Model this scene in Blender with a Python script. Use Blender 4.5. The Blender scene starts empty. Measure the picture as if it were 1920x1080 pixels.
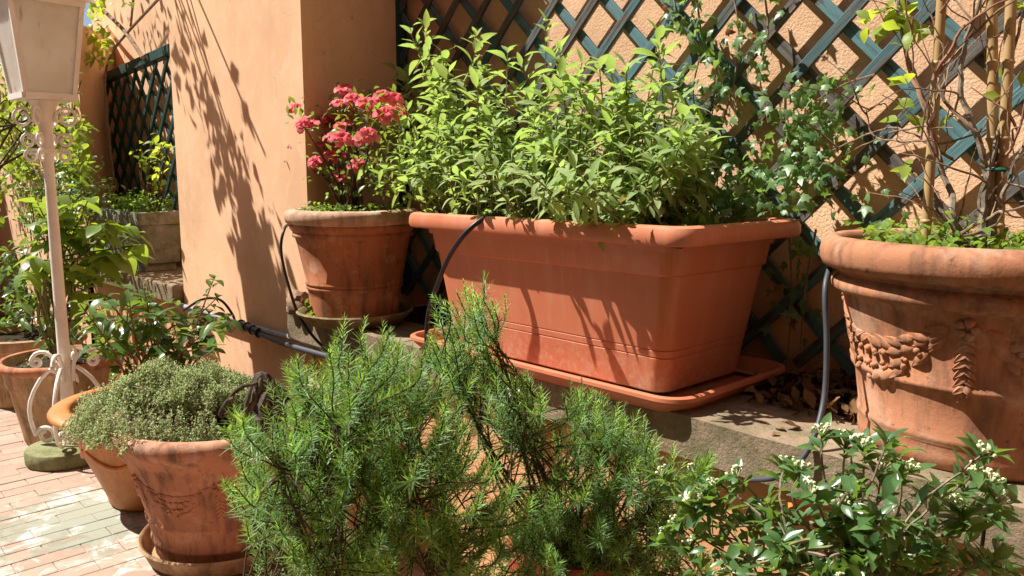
import bpy, bmesh, math, random
import numpy as np
from mathutils import Vector, Matrix, noise
random.seed(7); rng = np.random.default_rng(7)
PI = math.pi; R = math.radians
scn = bpy.context.scene
COL = scn.collection

# ------------------------------------------------------------------ camera
CAMZ = 1.2; FPX = 1480.0; PITCH = R(8.0); YAW = R(47.0)
cam_d = bpy.data.cameras.new('camera'); cam = bpy.data.objects.new('camera', cam_d)
COL.objects.link(cam); scn.camera = cam
cam.location = (0, 0, CAMZ); cam.rotation_euler = (PI/2 - PITCH, 0, YAW)
cam_d.sensor_width = 36.0; cam_d.lens = 36.0*FPX/1920.0
cam_d.clip_start = 0.02; cam_d.clip_end = 500.0

# ------------------------------------------------------------------ sky + sun
SUN_AZ = R(53.0); SUN_EL = R(54.0)            # azimuth from -Y towards -X
S = Vector((-math.sin(SUN_AZ)*math.cos(SUN_EL), -math.cos(SUN_AZ)*math.cos(SUN_EL), math.sin(SUN_EL)))
w = bpy.data.worlds.new('World'); scn.world = w; w.use_nodes = True
nt = w.node_tree; bg = nt.nodes['Background']
sky = nt.nodes.new('ShaderNodeTexSky'); sky.sky_type = 'NISHITA'; sky.sun_disc = False
sky.sun_elevation = SUN_EL; sky.sun_rotation = PI + SUN_AZ
nt.links.new(sky.outputs[0], bg.inputs[0]); bg.inputs[1].default_value = 0.05
sd = bpy.data.lights.new('sun', 'SUN'); sd.energy = 5.0; sd.angle = R(0.5); sd.color = (1.0, 0.94, 0.85)
so = bpy.data.objects.new('sun', sd); COL.objects.link(so)
so.rotation_euler = S.to_track_quat('Z', 'Y').to_euler(); so.location = S*20
scn.view_settings.view_transform = 'Standard'; scn.view_settings.look = 'None'
scn.view_settings.exposure = 1.02; scn.view_settings.gamma = 1.0
scn.view_settings.use_curve_mapping = False

# ------------------------------------------------------------------ measuring helpers (world points along sight lines on real planes)
_fw = Vector((-math.sin(YAW)*math.cos(PITCH), math.cos(YAW)*math.cos(PITCH), -math.sin(PITCH)))
_rt = Vector((math.cos(YAW), math.sin(YAW), 0)); _up = _rt.cross(_fw)
CAM = Vector((0, 0, CAMZ))
def ray(x, y): return _fw + _rt*((x-960)/FPX) - _up*((y-540)/FPX)
def atY(x, y, Y): d = ray(x, y); return CAM + d*(Y/d.y)
def atX(x, y, X): d = ray(x, y); return CAM + d*(X/d.x)
def atZ(x, y, Z): d = ray(x, y); return CAM + d*((Z-CAMZ)/d.z)
def atD(x, y, D):                               # horizontal distance D
    d = ray(x, y); return CAM + d*(D/math.hypot(d.x, d.y))

# ------------------------------------------------------------------ materials
def newmat(name):
    m = bpy.data.materials.new(name); m.use_nodes = True
    return m, m.node_tree, m.node_tree.nodes['Principled BSDF']
def N(t, kind, **kw):
    n = t.nodes.new(kind)
    for k, v in kw.items():
        if k.startswith('i_'):
            n.inputs[k[2:].replace('_', ' ')].default_value = v
        else: setattr(n, k, v)
    return n
def mixc(t, fac, a, b, blend='MIX'):
    n = t.nodes.new('ShaderNodeMix'); n.data_type = 'RGBA'; n.blend_type = blend
    for i, v in ((0, fac), (6, a), (7, b)):
        if isinstance(v, (int, float)): n.inputs[i].default_value = v
        elif isinstance(v, (tuple, list)): n.inputs[i].default_value = (*v[:3], 1)
        else: t.links.new(v, n.inputs[i])
    return n.outputs[2]
def ramp(t, src, p0, p1, c0=0.0, c1=1.0):
    n = t.nodes.new('ShaderNodeMapRange'); n.clamp = True
    n.inputs[1].default_value = p0; n.inputs[2].default_value = p1
    n.inputs[3].default_value = c0; n.inputs[4].default_value = c1
    t.links.new(src, n.inputs[0]); return n.outputs[0]
def pos(t, scale=(1, 1, 1), kind='Position'):
    g = t.nodes.new('ShaderNodeNewGeometry'); mp = t.nodes.new('ShaderNodeMapping')
    mp.inputs['Scale'].default_value = scale
    t.links.new(g.outputs['Position'], mp.inputs['Vector']); return mp.outputs[0]
def noi(t, vec, scale, detail=4.0, rough=0.6, dist=0.0):
    n = t.nodes.new('ShaderNodeTexNoise'); n.inputs['Scale'].default_value = scale
    n.inputs['Detail'].default_value = detail; n.inputs['Roughness'].default_value = rough
    n.inputs['Distortion'].default_value = dist
    t.links.new(vec, n.inputs['Vector']); return n.outputs['Fac']
def bump(t, b, h, strength, dist):
    n = t.nodes.new('ShaderNodeBump'); n.inputs['Strength'].default_value = strength
    n.inputs['Distance'].default_value = dist
    t.links.new(h, n.inputs['Height']); t.links.new(n.outputs[0], b.inputs['Normal'])
def setc(t, b, c): 
    if isinstance(c, tuple): b.inputs['Base Color'].default_value = (*c, 1)
    else: t.links.new(c, b.inputs['Base Color'])
def mul(t, a, b):
    n = t.nodes.new('ShaderNodeMath'); n.operation = 'MULTIPLY'
    for i, v in ((0, a), (1, b)):
        if isinstance(v, (int, float)): n.inputs[i].default_value = v
        else: t.links.new(v, n.inputs[i])
    return n.outputs[0]
def rnd(t):                                     # a random number per object and per loose piece
    g = t.nodes.new('ShaderNodeNewGeometry'); o = t.nodes.new('ShaderNodeObjectInfo')
    a = t.nodes.new('ShaderNodeMath'); a.operation = 'ADD'
    t.links.new(g.outputs['Random Per Island'], a.inputs[0]); t.links.new(o.outputs['Random'], a.inputs[1])
    f = t.nodes.new('ShaderNodeMath'); f.operation = 'FRACT'; t.links.new(a.outputs[0], f.inputs[0])
    return f.outputs[0]

def plaster(name, c, rough_scale=260, strength=.25, grime=.35):
    m, t, b = newmat(name); p = pos(t)
    big = noi(t, p, 2.2, 5, .6); mid = noi(t, p, 14, 4, .65); fine = noi(t, p, rough_scale, 3, .6)
    streak = noi(t, pos(t, (9, 9, .9)), 2.0, 4, .6)
    col = mixc(t, ramp(t, big, .35, .7), tuple(x*.84 for x in c), tuple(min(1, x*1.06) for x in c))
    col = mixc(t, mul(t, ramp(t, mid, .50, .70), .32), col, (c[0]*1.1, c[1]*1.25, c[2]*1.5))
    col = mixc(t, mul(t, ramp(t, streak, .55, .8), grime), col, (c[0]*.62, c[1]*.6, c[2]*.6))
    # hairline cracks
    v = N(t, 'ShaderNodeTexVoronoi', feature='DISTANCE_TO_EDGE'); v.inputs['Scale'].default_value = 1.9
    dv = t.nodes.new('ShaderNodeVectorMath'); dv.operation = 'ADD'
    nn = t.nodes.new('ShaderNodeTexNoise'); nn.inputs['Scale'].default_value = 6
    t.links.new(p, nn.inputs['Vector']); t.links.new(p, dv.inputs[0]); t.links.new(nn.outputs['Color'], dv.inputs[1])
    t.links.new(dv.outputs[0], v.inputs['Vector'])
    crack = mul(t, ramp(t, v.outputs['Distance'], .0, .006, 1, 0), ramp(t, noi(t, p, 1.3, 2), .50, .56))
    col = mixc(t, mul(t, crack, .6), col, (c[0]*.45, c[1]*.4, c[2]*.35))
    setc(t, b, col); b.inputs['Roughness'].default_value = .92; b.inputs['Specular IOR Level'].default_value = .2
    h = N(t, 'ShaderNodeMath', operation='ADD'); t.links.new(fine, h.inputs[0]); t.links.new(mid, h.inputs[1])
    bump(t, b, h.outputs[0], strength, .004); return m

def terracotta(name, c, dark=.45, bloom=.35, rough=.85, ringscale=1.0, gloss=.25, stainc=(.085, .058, .038)):
    m, t, b = newmat(name); p = pos(t)
    big = noi(t, p, 5, 5, .62); fine = noi(t, p, 90, 4, .65); drip = noi(t, pos(t, (26, 26, 2.5)), 1.0, 5, .65)
    spots = noi(t, p, 38, 5, .7)
    col = mixc(t, ramp(t, big, .3, .7), tuple(x*.82 for x in c), tuple(min(1, x*1.12) for x in c))
    col = mixc(t, mul(t, ramp(t, drip, .47, .66), dark), col, stainc)
    col = mixc(t, mul(t, ramp(t, noi(t, p, 11, 6, .7), .52, .64), bloom), col, (.62, .47, .36))
    col = mixc(t, mul(t, ramp(t, spots, .62, .68), .55), col, tuple(x*.35 for x in stainc))
    setc(t, b, col); b.inputs['Roughness'].default_value = rough; b.inputs['Specular IOR Level'].default_value = gloss
    h = N(t, 'ShaderNodeMath', operation='ADD'); t.links.new(fine, h.inputs[0]); t.links.new(spots, h.inputs[1])
    bump(t, b, h.outputs[0], .28, .003); return m

def stone(name, c, c2, moss=None, scale=1.0, bstr=.5):
    m, t, b = newmat(name); p = pos(t)
    big = noi(t, p, 6*scale, 6, .65); fine = noi(t, p, 120*scale, 5, .7); mid = noi(t, p, 28*scale, 5, .7)
    col = mixc(t, ramp(t, big, .35, .68), c, c2)
    col = mixc(t, mul(t, ramp(t, mid, .5, .7), .55), col, tuple(x*.45 for x in c))
    col = mixc(t, mul(t, ramp(t, fine, .6, .75), .4), col, tuple(min(1, x*1.5) for x in c))
    if moss: col = mixc(t, mul(t, ramp(t, noi(t, p, 9*scale, 6, .75), .46, .6), .85), col, moss)
    setc(t, b, col); b.inputs['Roughness'].default_value = .95; b.inputs['Specular IOR Level'].default_value = .15
    h = N(t, 'ShaderNodeMath', operation='ADD'); t.links.new(fine, h.inputs[0]); t.links.new(mid, h.inputs[1])
    bump(t, b, h.outputs[0], bstr, .006); return m

def leafmat(name, c0, c1, trans, tf=.38, rough=.5, spec=.35, dead=None, deadf=.0):
    m, t, b = newmat(name); r = rnd(t); p = pos(t)
    col = mixc(t, r, c0, c1)
    col = mixc(t, mul(t, ramp(t, noi(t, p, 60, 3), .4, .7), .35), col, tuple(x*.6 for x in c0))
    tcol = mixc(t, r, trans, tuple(x*.75 for x in trans))
    if dead:
        f = ramp(t, r, 1-deadf, 1-deadf+.01)
        col = mixc(t, f, col, dead); tcol = mixc(t, f, tcol, dead)
    setc(t, b, col); b.inputs['Roughness'].default_value = rough; b.inputs['Specular IOR Level'].default_value = spec
    tr = t.nodes.new('ShaderNodeBsdfTranslucent'); t.links.new(tcol, tr.inputs[0])
    mx = t.nodes.new('ShaderNodeMixShader'); mx.inputs[0].default_value = tf
    t.links.new(b.outputs[0], mx.inputs[1]); t.links.new(tr.outputs[0], mx.inputs[2])
    t.links.new(mx.outputs[0], t.nodes['Material Output'].inputs[0]); return m

def simple(name, c, rough=.6, spec=.4, var=.25, scale=30, bs=.15, metal=0.0, c2=None, stretch=(1, 1, 1), p0=.35, p1=.7):
    m, t, b = newmat(name); p = pos(t, stretch)
    f = noi(t, p, scale, 5, .65)
    col = mixc(t, ramp(t, f, p0, p1), c, c2 or tuple(x*(1-var) for x in c))
    setc(t, b, col); b.inputs['Roughness'].default_value = rough; b.inputs['Specular IOR Level'].default_value = spec
    b.inputs['Metallic'].default_value = metal
    bump(t, b, f, bs, .003); return m

M = {}
WALLC = (.76, .47, .285)
M['wall'] = plaster('orange_plaster', WALLC, 300, .2, .22)
M['wall_rough'] = plaster('orange_roughcast', (.78, .49, .30), 150, .6, .15)
M['low_wall'] = plaster('lower_plaster', (.66, .36, .18), 220, .25, .4)
M['shade_wall'] = plaster('added_house_plaster', (.40, .20, .10), 200, .2, .2)  # kept dark so the added unseen houses bounce less light
M['far_wall'] = plaster('far_plaster', (.62, .33, .22), 200, .2, .2)
M['coping'] = stone('coping_stone', (.30, .235, .165), (.235, .165, .105), (.16, .135, .08), 1.2, .6)
M['concrete'] = stone('mossy_concrete', (.30, .29, .25), (.15, .145, .115), (.13, .135, .075), 1.4, .8)
M['mossstone'] = stone('mossy_stone', (.27, .26, .15), (.19, .20, .10), (.12, .15, .045), 1.3, .6)
M['tc_big'] = terracotta('terracotta_pale', (.41, .18, .095), .62, .26)
M['tc_az'] = terracotta('terracotta_red_weathered', (.40, .15, .068), .65, .25)
M['tc_rim'] = terracotta('terracotta_chipped', (.46, .29, .19), .5, .85, stainc=(.08, .06, .035))
M['tc_thyme'] = terracotta('terracotta_pink_brown', (.44, .21, .125), .70, .34)
M['tc_glaze'] = terracotta('terracotta_ochre', (.50, .185, .05), .35, .06, rough=.5, gloss=.4)
M['tc_old'] = terracotta('terracotta_old', (.40, .25, .14), .75, .35, stainc=(.10, .085, .04))
M['saucer'] = stone('weathered_saucer', (.33, .24, .14), (.21, .15, .085), (.13, .12, .05), 1.6, .4)
def plastic_mat():
    m, t, b = newmat('terracotta_plastic'); p = pos(t)
    col = mixc(t, ramp(t, noi(t, p, 3, 4), .35, .7), (.50, .155, .075), (.56, .20, .11))
    col = mixc(t, mul(t, ramp(t, noi(t, pos(t, (22, 22, 2.2)), 1, 6, .7), .50, .68), .28), col, (.62, .36, .25))
    g = t.nodes.new('ShaderNodeNewGeometry'); sx = t.nodes.new('ShaderNodeSeparateXYZ'); t.links.new(g.outputs['Position'], sx.inputs[0])
    low = ramp(t, sx.outputs[2], .715, .83, 1, 0)          # dried soil splashed on the foot of the trough
    col = mixc(t, mul(t, mul(t, low, ramp(t, noi(t, p, 60, 6, .75), .47, .62)), .6), col, (.55, .40, .30))
    col = mixc(t, mul(t, ramp(t, noi(t, p, 75, 5, .7), .66, .70), .5), col, (.22, .10, .06))
    setc(t, b, col); b.inputs['Roughness'].default_value = .45
    t.links.new(ramp(t, noi(t, p, 14, 5, .7), .35, .7, .36, .6), b.inputs['Roughness'])
    bump(t, b, noi(t, p, 180, 3), .06, .002); return m
M['plastic'] = plastic_mat()
M['redplastic'] = simple('red_plastic', (.42, .075, .035), .45, .4, .15, 8, .05)
M['tray'] = simple('tray_plastic', (.50, .165, .085), .5, .35, .15, 9, .05)
M['soil'] = stone('potting_soil', (.055, .037, .023), (.03, .02, .013), None, 2.5, 1.0)
M['hose'] = simple('black_rubber', (.012, .012, .014), .45, .4, .2)
M['greyhose'] = simple('grey_rubber', (.055, .062, .075), .5, .4, .2)
M['conduit'] = simple('grey_conduit', (.32, .32, .34), .45, .4, .45, 25)
M['pipe'] = simple('white_pvc', (.62, .62, .58), .5, .4, .35, 30)
M['bamboo'] = simple('bamboo', (.48, .33, .15), .5, .35, .35, 14, .1, stretch=(1, 1, .25), c2=(.30, .19, .08))
M['twig'] = simple('twig_bark', (.33, .24, .165), .85, .15, .5, 60, .4, c2=(.12, .07, .05))
M['redtwig'] = simple('red_twig', (.34, .19, .12), .7, .2, .4, 60, .2, c2=(.20, .09, .06))
M['bark'] = simple('grey_bark', (.30, .25, .19), .9, .1, .5, 50, .8, c2=(.09, .07, .05))
M['greenstem'] = simple('green_stem', (.20, .21, .085), .7, .2, .4, 40, .2, c2=(.13, .10, .05))
M['darkstem'] = simple('dark_stem', (.10, .065, .04), .85, .15, .5, 60, .4)
M['driftwood'] = simple('driftwood', (.12, .10, .075), .9, .1, .6, 45, .9, stretch=(1, 1, .4), c2=(.022, .017, .013))
M['rock'] = stone('broken_terracotta', (.33, .20, .135), (.22, .14, .10), None, 2.0, .9)

# trellis: worn blue-green paint on weathered wood
def trellis_mat(name, paint, wear):
    m, t, b = newmat(name)
    o = t.nodes.new('ShaderNodeObjectInfo'); tc = t.nodes.new('ShaderNodeTexCoord')
    mp = t.nodes.new('ShaderNodeMapping'); mp.inputs['Scale'].default_value = (2.2, 40, 40)
    t.links.new(tc.outputs['Object'], mp.inputs['Vector'])
    grain = noi(t, mp.outputs[0], 3.0, 6, .7)
    patch = noi(t, pos(t), 7.0, 5, .6)
    a = N(t, 'ShaderNodeMath', operation='ADD'); t.links.new(patch, a.inputs[0])
    t.links.new(mul(t, grain, .55), a.inputs[1])
    f = ramp(t, a.outputs[0], wear, wear+.07)
    pc = mixc(t, o.outputs['Random'], paint, tuple(x*.7 for x in paint))
    pc = mixc(t, ramp(t, grain, .45, .7), pc, tuple(x*.45 for x in paint))
    wood = mixc(t, ramp(t, grain, .35, .65), (.16, .14, .12), (.035, .03, .03))
    setc(t, b, mixc(t, f, pc, wood)); b.inputs['Roughness'].default_value = .6; b.inputs['Specular IOR Level'].default_value = .3
    bump(t, b, grain, .7, .004); return m
M['trellis_blue'] = trellis_mat('blue_green_paint', (.10, .215, .235), .80)
M['trellis_grey'] = trellis_mat('worn_blue_green_paint', (.07, .15, .165), .68)
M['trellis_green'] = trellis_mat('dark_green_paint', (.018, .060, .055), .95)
M['white'] = None
def white_paint():
    m, t, b = newmat('old_white_paint'); p = pos(t)
    col = mixc(t, ramp(t, noi(t, p, 9, 5), .35, .7), (.80, .77, .72), (.68, .63, .57))
    col = mixc(t, mul(t, ramp(t, noi(t, p, 45, 6, .75), .62, .68), .8), col, (.30, .13, .05))
    setc(t, b, col); b.inputs['Roughness'].default_value = .5
    bump(t, b, noi(t, p, 70, 4), .25, .003); return m
M['white'] = white_paint()
def glass_mat():
    m, t, b = newmat('frosted_pane'); p = pos(t)
    col = mixc(t, ramp(t, noi(t, p, 12, 4), .4, .75), (.90, .88, .83), (.82, .77, .70))
    col = mixc(t, mul(t, ramp(t, noi(t, pos(t, (30, 30, 8)), 1, 5), .62, .7), .5), col, (.42, .26, .14))
    setc(t, b, col); b.inputs['Roughness'].default_value = .3
    tr = t.nodes.new('ShaderNodeBsdfTranslucent'); t.links.new(col, tr.inputs[0])
    mx = t.nodes.new('ShaderNodeMixShader'); mx.inputs[0].default_value = .6
    t.links.new(b.outputs[0], mx.inputs[1]); t.links.new(tr.outputs[0], mx.inputs[2])
    t.links.new(mx.outputs[0], t.nodes['Material Output'].inputs[0]); return m
M['pane'] = glass_mat()

# foliage
M['sage'] = leafmat('sage_leaf', (.24, .33, .14), (.38, .46, .23), (.54, .72, .15), .42, .9, .1, (.40, .33, .10), .035)
M['sage_young'] = leafmat('young_sage_leaf', (.24, .36, .14), (.36, .46, .22), (.52, .74, .15), .44, .85, .1)
M['rosemary_young'] = leafmat('young_rosemary_needle', (.16, .36, .085), (.29, .50, .14), (.58, .88, .12), .42, .45, .4)
M['azl'] = leafmat('azalea_leaf', (.07, .13, .03), (.17, .25, .045), (.42, .58, .06), .36, .4, .4)
M['flower'] = leafmat('pink_petal', (.80, .085, .13), (.90, .26, .28), (.95, .24, .25), .35, .6, .2)
M['ivy'] = leafmat('ivy_leaf', (.06, .14, .055), (.20, .32, .12), (.40, .62, .10), .36, .4, .45, (.28, .10, .03), .03)
M['laurel'] = leafmat('glossy_leaf', (.045, .105, .03), (.10, .18, .04), (.32, .50, .05), .30, .28, .6)
M['hydra'] = leafmat('broad_leaf', (.085, .17, .035), (.17, .26, .05), (.42, .58, .05), .42, .42, .4)
M['bud_leaf'] = leafmat('dark_bud_shrub_leaf', (.036, .098, .038), (.11, .21, .07), (.38, .62, .08), .28, .27, .55)
M['rosemary'] = leafmat('rosemary_needle', (.065, .17, .06), (.17, .33, .135), (.42, .68, .10), .38, .45, .4, (.20, .14, .06), .05)
M['thyme'] = leafmat('thyme_leaf', (.30, .40, .19), (.48, .56, .31), (.58, .74, .30), .45, .75, .15, (.34, .26, .15), .07)
M['weed'] = leafmat('weed_leaf', (.10, .20, .035), (.20, .32, .06), (.42, .62, .06), .4, .5, .3)
M['vine'] = leafmat('vine_leaf', (.16, .26, .035), (.26, .36, .06), (.60, .74, .06), .5, .45, .3)
M['tree'] = leafmat('tree_leaf', (.10, .18, .025), (.20, .28, .04), (.48, .62, .05), .42, .4, .4)
M['bush'] = leafmat('bush_leaf', (.04, .10, .03), (.10, .20, .055), (.25, .45, .06), .3, .4, .45)
M['deadleaf'] = leafmat('dead_leaf', (.10, .05, .025), (.22, .125, .06), (.3, .15, .05), .15, .85, .1)
M['bud'] = simple('white_buds', (.56, .60, .36), .5, .3, .2, 60, .1)
M['moss'] = simple('moss', (.20, .25, .02), .95, .1, .6, 90, .9)
M['orange'] = simple('orange_petal', (.70, .20, .03), .6, .3, .3, 40, .2)

# brick material: every brick its own tone, white lime bloom in one corner
def brick_mat():
    m, t, b = newmat('paving_brick'); p = pos(t); o = t.nodes.new('ShaderNodeObjectInfo')
    col = mixc(t, o.outputs['Random'], (.33, .235, .18), (.40, .305, .24))
    col = mixc(t, mul(t, ramp(t, noi(t, p, 30, 6, .7), .45, .75), .45), col, (.26, .165, .12))
    col = mixc(t, mul(t, ramp(t, noi(t, p, 5, 4, .6), .5, .75), .5), col, (.40, .30, .235))
    d = t.nodes.new('ShaderNodeVectorMath'); d.operation = 'DISTANCE'; d.inputs[1].default_value = (-2.93, .72, 0)
    t.links.new(p, d.inputs[0])
    n2 = noi(t, p, 6.5, 6, .68, 1.2)
    a = N(t, 'ShaderNodeMath', operation='SUBTRACT'); t.links.new(n2, a.inputs[0]); t.links.new(mul(t, d.outputs['Value'], .62), a.inputs[1])
    col = mixc(t, mul(t, ramp(t, a.outputs[0], .30, .40), .8), col, (.52, .515, .475))
    g = noi(t, p, 8.5, 5, .65, .8)
    e = N(t, 'ShaderNodeMath', operation='SUBTRACT'); t.links.new(g, e.inputs[0]); t.links.new(mul(t, d.outputs['Value'], .75), e.inputs[1])
    col = mixc(t, mul(t, ramp(t, e.outputs[0], .27, .37), .75), col, (.22, .235, .175))
    setc(t, b, col); b.inputs['Roughness'].default_value = .9; b.inputs['Specular IOR Level'].default_value = .2
    bump(t, b, noi(t, p, 110, 5, .7), .4, .003); return m
M['brick'] = brick_mat()
def bed_mat():
    m, t, b = newmat('paving_bed'); p = pos(t)
    br = t.nodes.new('ShaderNodeTexBrick'); br.inputs['Scale'].default_value = 1.0
    mp = t.nodes.new('ShaderNodeMapping'); mp.inputs['Rotation'].default_value = (0, 0, PI/2)
    t.links.new(p, mp.inputs[0]); t.links.new(mp.outputs[0], br.inputs['Vector'])
    br.inputs['Color1'].default_value = (.38, .225, .16, 1); br.inputs['Color2'].default_value = (.47, .31, .235, 1)
    br.inputs['Mortar'].default_value = (.24, .20, .155, 1); br.inputs['Mortar Size'].default_value = .003
    br.inputs['Brick Width'].default_value = .194; br.inputs['Row Height'].default_value = .076
    d = t.nodes.new('ShaderNodeVectorMath'); d.operation = 'DISTANCE'; d.inputs[1].default_value = (-3.0, .7, 0)
    t.links.new(p, d.inputs[0])
    col = mixc(t, ramp(t, d.outputs['Value'], 2.1, 2.3), br.outputs['Color'], (.12, .095, .065))
    col = mixc(t, mul(t, noi(t, p, 20, 4), .4), col, (.2, .15, .1))
    setc(t, b, col); b.inputs['Roughness'].default_value = .95; return m
M['bed'] = bed_mat()

# ------------------------------------------------------------------ mesh helpers
ORG = {}
Zv = Vector((0, 0, 1))
class MB:
    def __init__(s): s.v = []; s.f = []
    def add(s, vs, fs):
        o = len(s.v); s.v += [tuple(v) for v in vs]; s.f += [tuple(i+o for i in f) for f in fs]; return s
    def box(s, c, d, rot=None, bev=0.0):
        bm = bmesh.new(); bmesh.ops.create_cube(bm, size=1)
        for v in bm.verts: v.co = Vector((v.co.x*d[0], v.co.y*d[1], v.co.z*d[2]))
        if bev: bmesh.ops.bevel(bm, geom=list(bm.edges), offset=bev, segments=2, profile=.6, affect='EDGES')
        mt = Matrix.Translation(c) @ (rot.to_4x4() if rot else Matrix())
        bm.verts.ensure_lookup_table()
        for i, v in enumerate(bm.verts): v.index = i
        s.add([mt @ v.co for v in bm.verts], [[v.index for v in f.verts] for f in bm.faces]); bm.free(); return s
    def tube(s, pts, r, seg=8, cap=True):
        pts = [Vector(p) for p in pts]; n = len(pts)
        rs = r if isinstance(r, (list, tuple)) else [r]*n
        t0 = (pts[1]-pts[0]).normalized()
        a = t0.orthogonal().normalized(); vs = []; fs = []
        for i, p in enumerate(pts):
            t = (pts[min(i+1, n-1)]-pts[max(i-1, 0)])
            t = t.normalized() if t.length > 1e-9 else t0
            a = (a - t*a.dot(t)); a = a.normalized() if a.length > 1e-6 else t.orthogonal().normalized()
            bb = t.cross(a)
            for k in range(seg):
                an = 2*PI*k/seg; vs.append(p + (a*math.cos(an)+bb*math.sin(an))*rs[i])
        for i in range(n-1):
            for k in range(seg):
                k2 = (k+1) % seg; fs.append((i*seg+k, i*seg+k2, (i+1)*seg+k2, (i+1)*seg+k))
        if cap: fs.append(tuple(range(seg-1, -1, -1))); fs.append(tuple((n-1)*seg+k for k in range(seg)))
        return s.add(vs, fs)
    def lathe(s, c, prof, seg=64, closed_bottom=True, wob=0.0, seed=0):
        c = Vector(c); vs = []; fs = []; n = len(prof)
        for i, (r, z) in enumerate(prof):
            for k in range(seg):
                a = 2*PI*k/seg
                rr = r*(1+wob*noise.noise(Vector((math.cos(a)*1.7+seed, math.sin(a)*1.7, z*6)))) 
                zz = z + wob*r*noise.noise(Vector((math.cos(a)*2+seed+9, math.sin(a)*2, z)))
                vs.append(c + Vector((rr*math.cos(a), rr*math.sin(a), zz)))
        for i in range(n-1):
            for k in range(seg):
                k2 = (k+1) % seg; fs.append((i*seg+k, i*seg+k2, (i+1)*seg+k2, (i+1)*seg+k))
        if closed_bottom: fs.append(tuple(range(seg-1, -1, -1)))
        return s.add(vs, fs)
    def blob(s, c, rad, sub=1, wob=.25, seed=0.0, rot=None):
        bm = bmesh.new(); bmesh.ops.create_icosphere(bm, subdivisions=sub, radius=1)
        rad = Vector(rad) if not isinstance(rad, (int, float)) else Vector((rad,)*3)
        vs = []
        for i, v in enumerate(bm.verts):
            v.index = i; k = 1+wob*noise.noise(v.co*1.3+Vector((seed, seed*1.7, 0)))
            q = Vector((v.co.x*rad.x, v.co.y*rad.y, v.co.z*rad.z))*k
            if rot: q = rot @ q
            vs.append(Vector(c)+q)
        s.add(vs, [[v.index for v in f.verts] for f in bm.faces]); bm.free(); return s
    def build(s, name, mat, parent=None, smooth=True, angle=40):
        me = bpy.data.meshes.new(name)
        o = ORG.get(parent.name, Vector()) if parent else Vector()
        me.from_pydata([Vector(v)-o for v in s.v], [], s.f); me.update()
        if smooth:
            me.polygons.foreach_set('use_smooth', [True]*len(me.polygons))
            try: me.set_sharp_from_angle(angle=R(angle))
            except Exception: pass
        me.materials.append(mat)
        ob = bpy.data.objects.new(name, me); COL.objects.link(ob)
        if parent: ob.parent = parent
        ORG[ob.name] = o
        return ob
def tag(o, label, cat, group=None, kind=None):
    if label: o['label'] = label
    if cat: o['category'] = cat
    if group: o['group'] = group
    if kind: o['kind'] = kind
    return o
def thing(name, loc, label, cat, group=None):
    o = bpy.data.objects.new(name, None); COL.objects.link(o); o.location = loc; o.empty_display_size = .1
    ORG[o.name] = Vector(loc); return tag(o, label, cat, group)
def spline(pts, n=8):
    pts = [Vector(p) for p in pts]; out = []
    P = [pts[0]*2-pts[1]]+pts+[pts[-1]*2-pts[-2]]
    for i in range(1, len(P)-2):
        p0, p1, p2, p3 = P[i-1:i+3]
        for k in range(n):
            t = k/n
            out.append(.5*((2*p1)+(p2-p0)*t+(2*p0-5*p1+4*p2-p3)*t*t+(3*p1-p0-3*p2+p3)*t**3))
    out.append(pts[-1]); return out
def rv(a=1.0): return Vector((random.uniform(-a, a), random.uniform(-a, a), random.uniform(-a, a)))

# ------------------------------------------------------------------ leaves
def leaf_mesh(name, prof, mat, fold=.25, curl=.25, n=5, wave=0.0, seed=0):
    """a leaf of length 1 along +Y, normal +Z; prof(t) half width"""
    vs = []; fs = []
    for i in range(n+1):
        t = i/n; w_ = prof(t); z = -curl*t*t; y = t*(1-curl*.25*t)
        wz = wave*math.sin(t*9+seed)
        vs += [(-w_, y, z+w_*fold+wz), (0, y, z), (w_, y, z+w_*fold-wz)]
    for i in range(n):
        a = 3*i; fs += [(a, a+1, a+4, a+3), (a+1, a+2, a+5, a+4)]
    me = bpy.data.meshes.new(name); me.from_pydata(vs, [], fs); me.update()
    me.polygons.foreach_set('use_smooth', [True]*len(me.polygons)); me.materials.append(mat); return me
def ellip(w, p=.42, stalk=.06):
    def f(t):
        if t < stalk: return .012
        u = (t-stalk)/(1-stalk); return w*(math.sin(PI*u**p if p < 1 else PI*u) ** .9 if 0 < u < 1 else 0)+.004*(1-u)
    return f
def ivy_mesh(name, mat, seed):
    rd = random.Random(seed)
    an = [-150, -115, -85, -62, -38, -18, 0, 18, 38, 62, 85, 115, 150]
    rr = [.24, .40, .34, .62, .38, .55, .95, .55, .38, .62, .34, .40, .24]
    vs = [(0, .12, 0)]; 
    for a, r in zip(an, rr):
        r *= rd.uniform(.9, 1.1); a = R(a+rd.uniform(-5, 5))
        x = math.sin(a)*r*.85; y = .30+math.cos(a)*r*.72
        vs.append((x, y, -.22*(x*x)*1.5-.18*y*y+rd.uniform(-.03, .03)))
    vs.append((0, .32, .05)); c = len(vs)-1
    fs = [(c, i, i+1) for i in range(1, len(an))]+[(c, len(an), 0), (c, 0, 1)]
    me = bpy.data.meshes.new(name); me.from_pydata(vs, [], fs); me.update()
    me.polygons.foreach_set('use_smooth', [True]*len(me.polygons)); me.materials.append(mat); return me
def variants(fn, k): return [fn(i) for i in range(k)]
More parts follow.
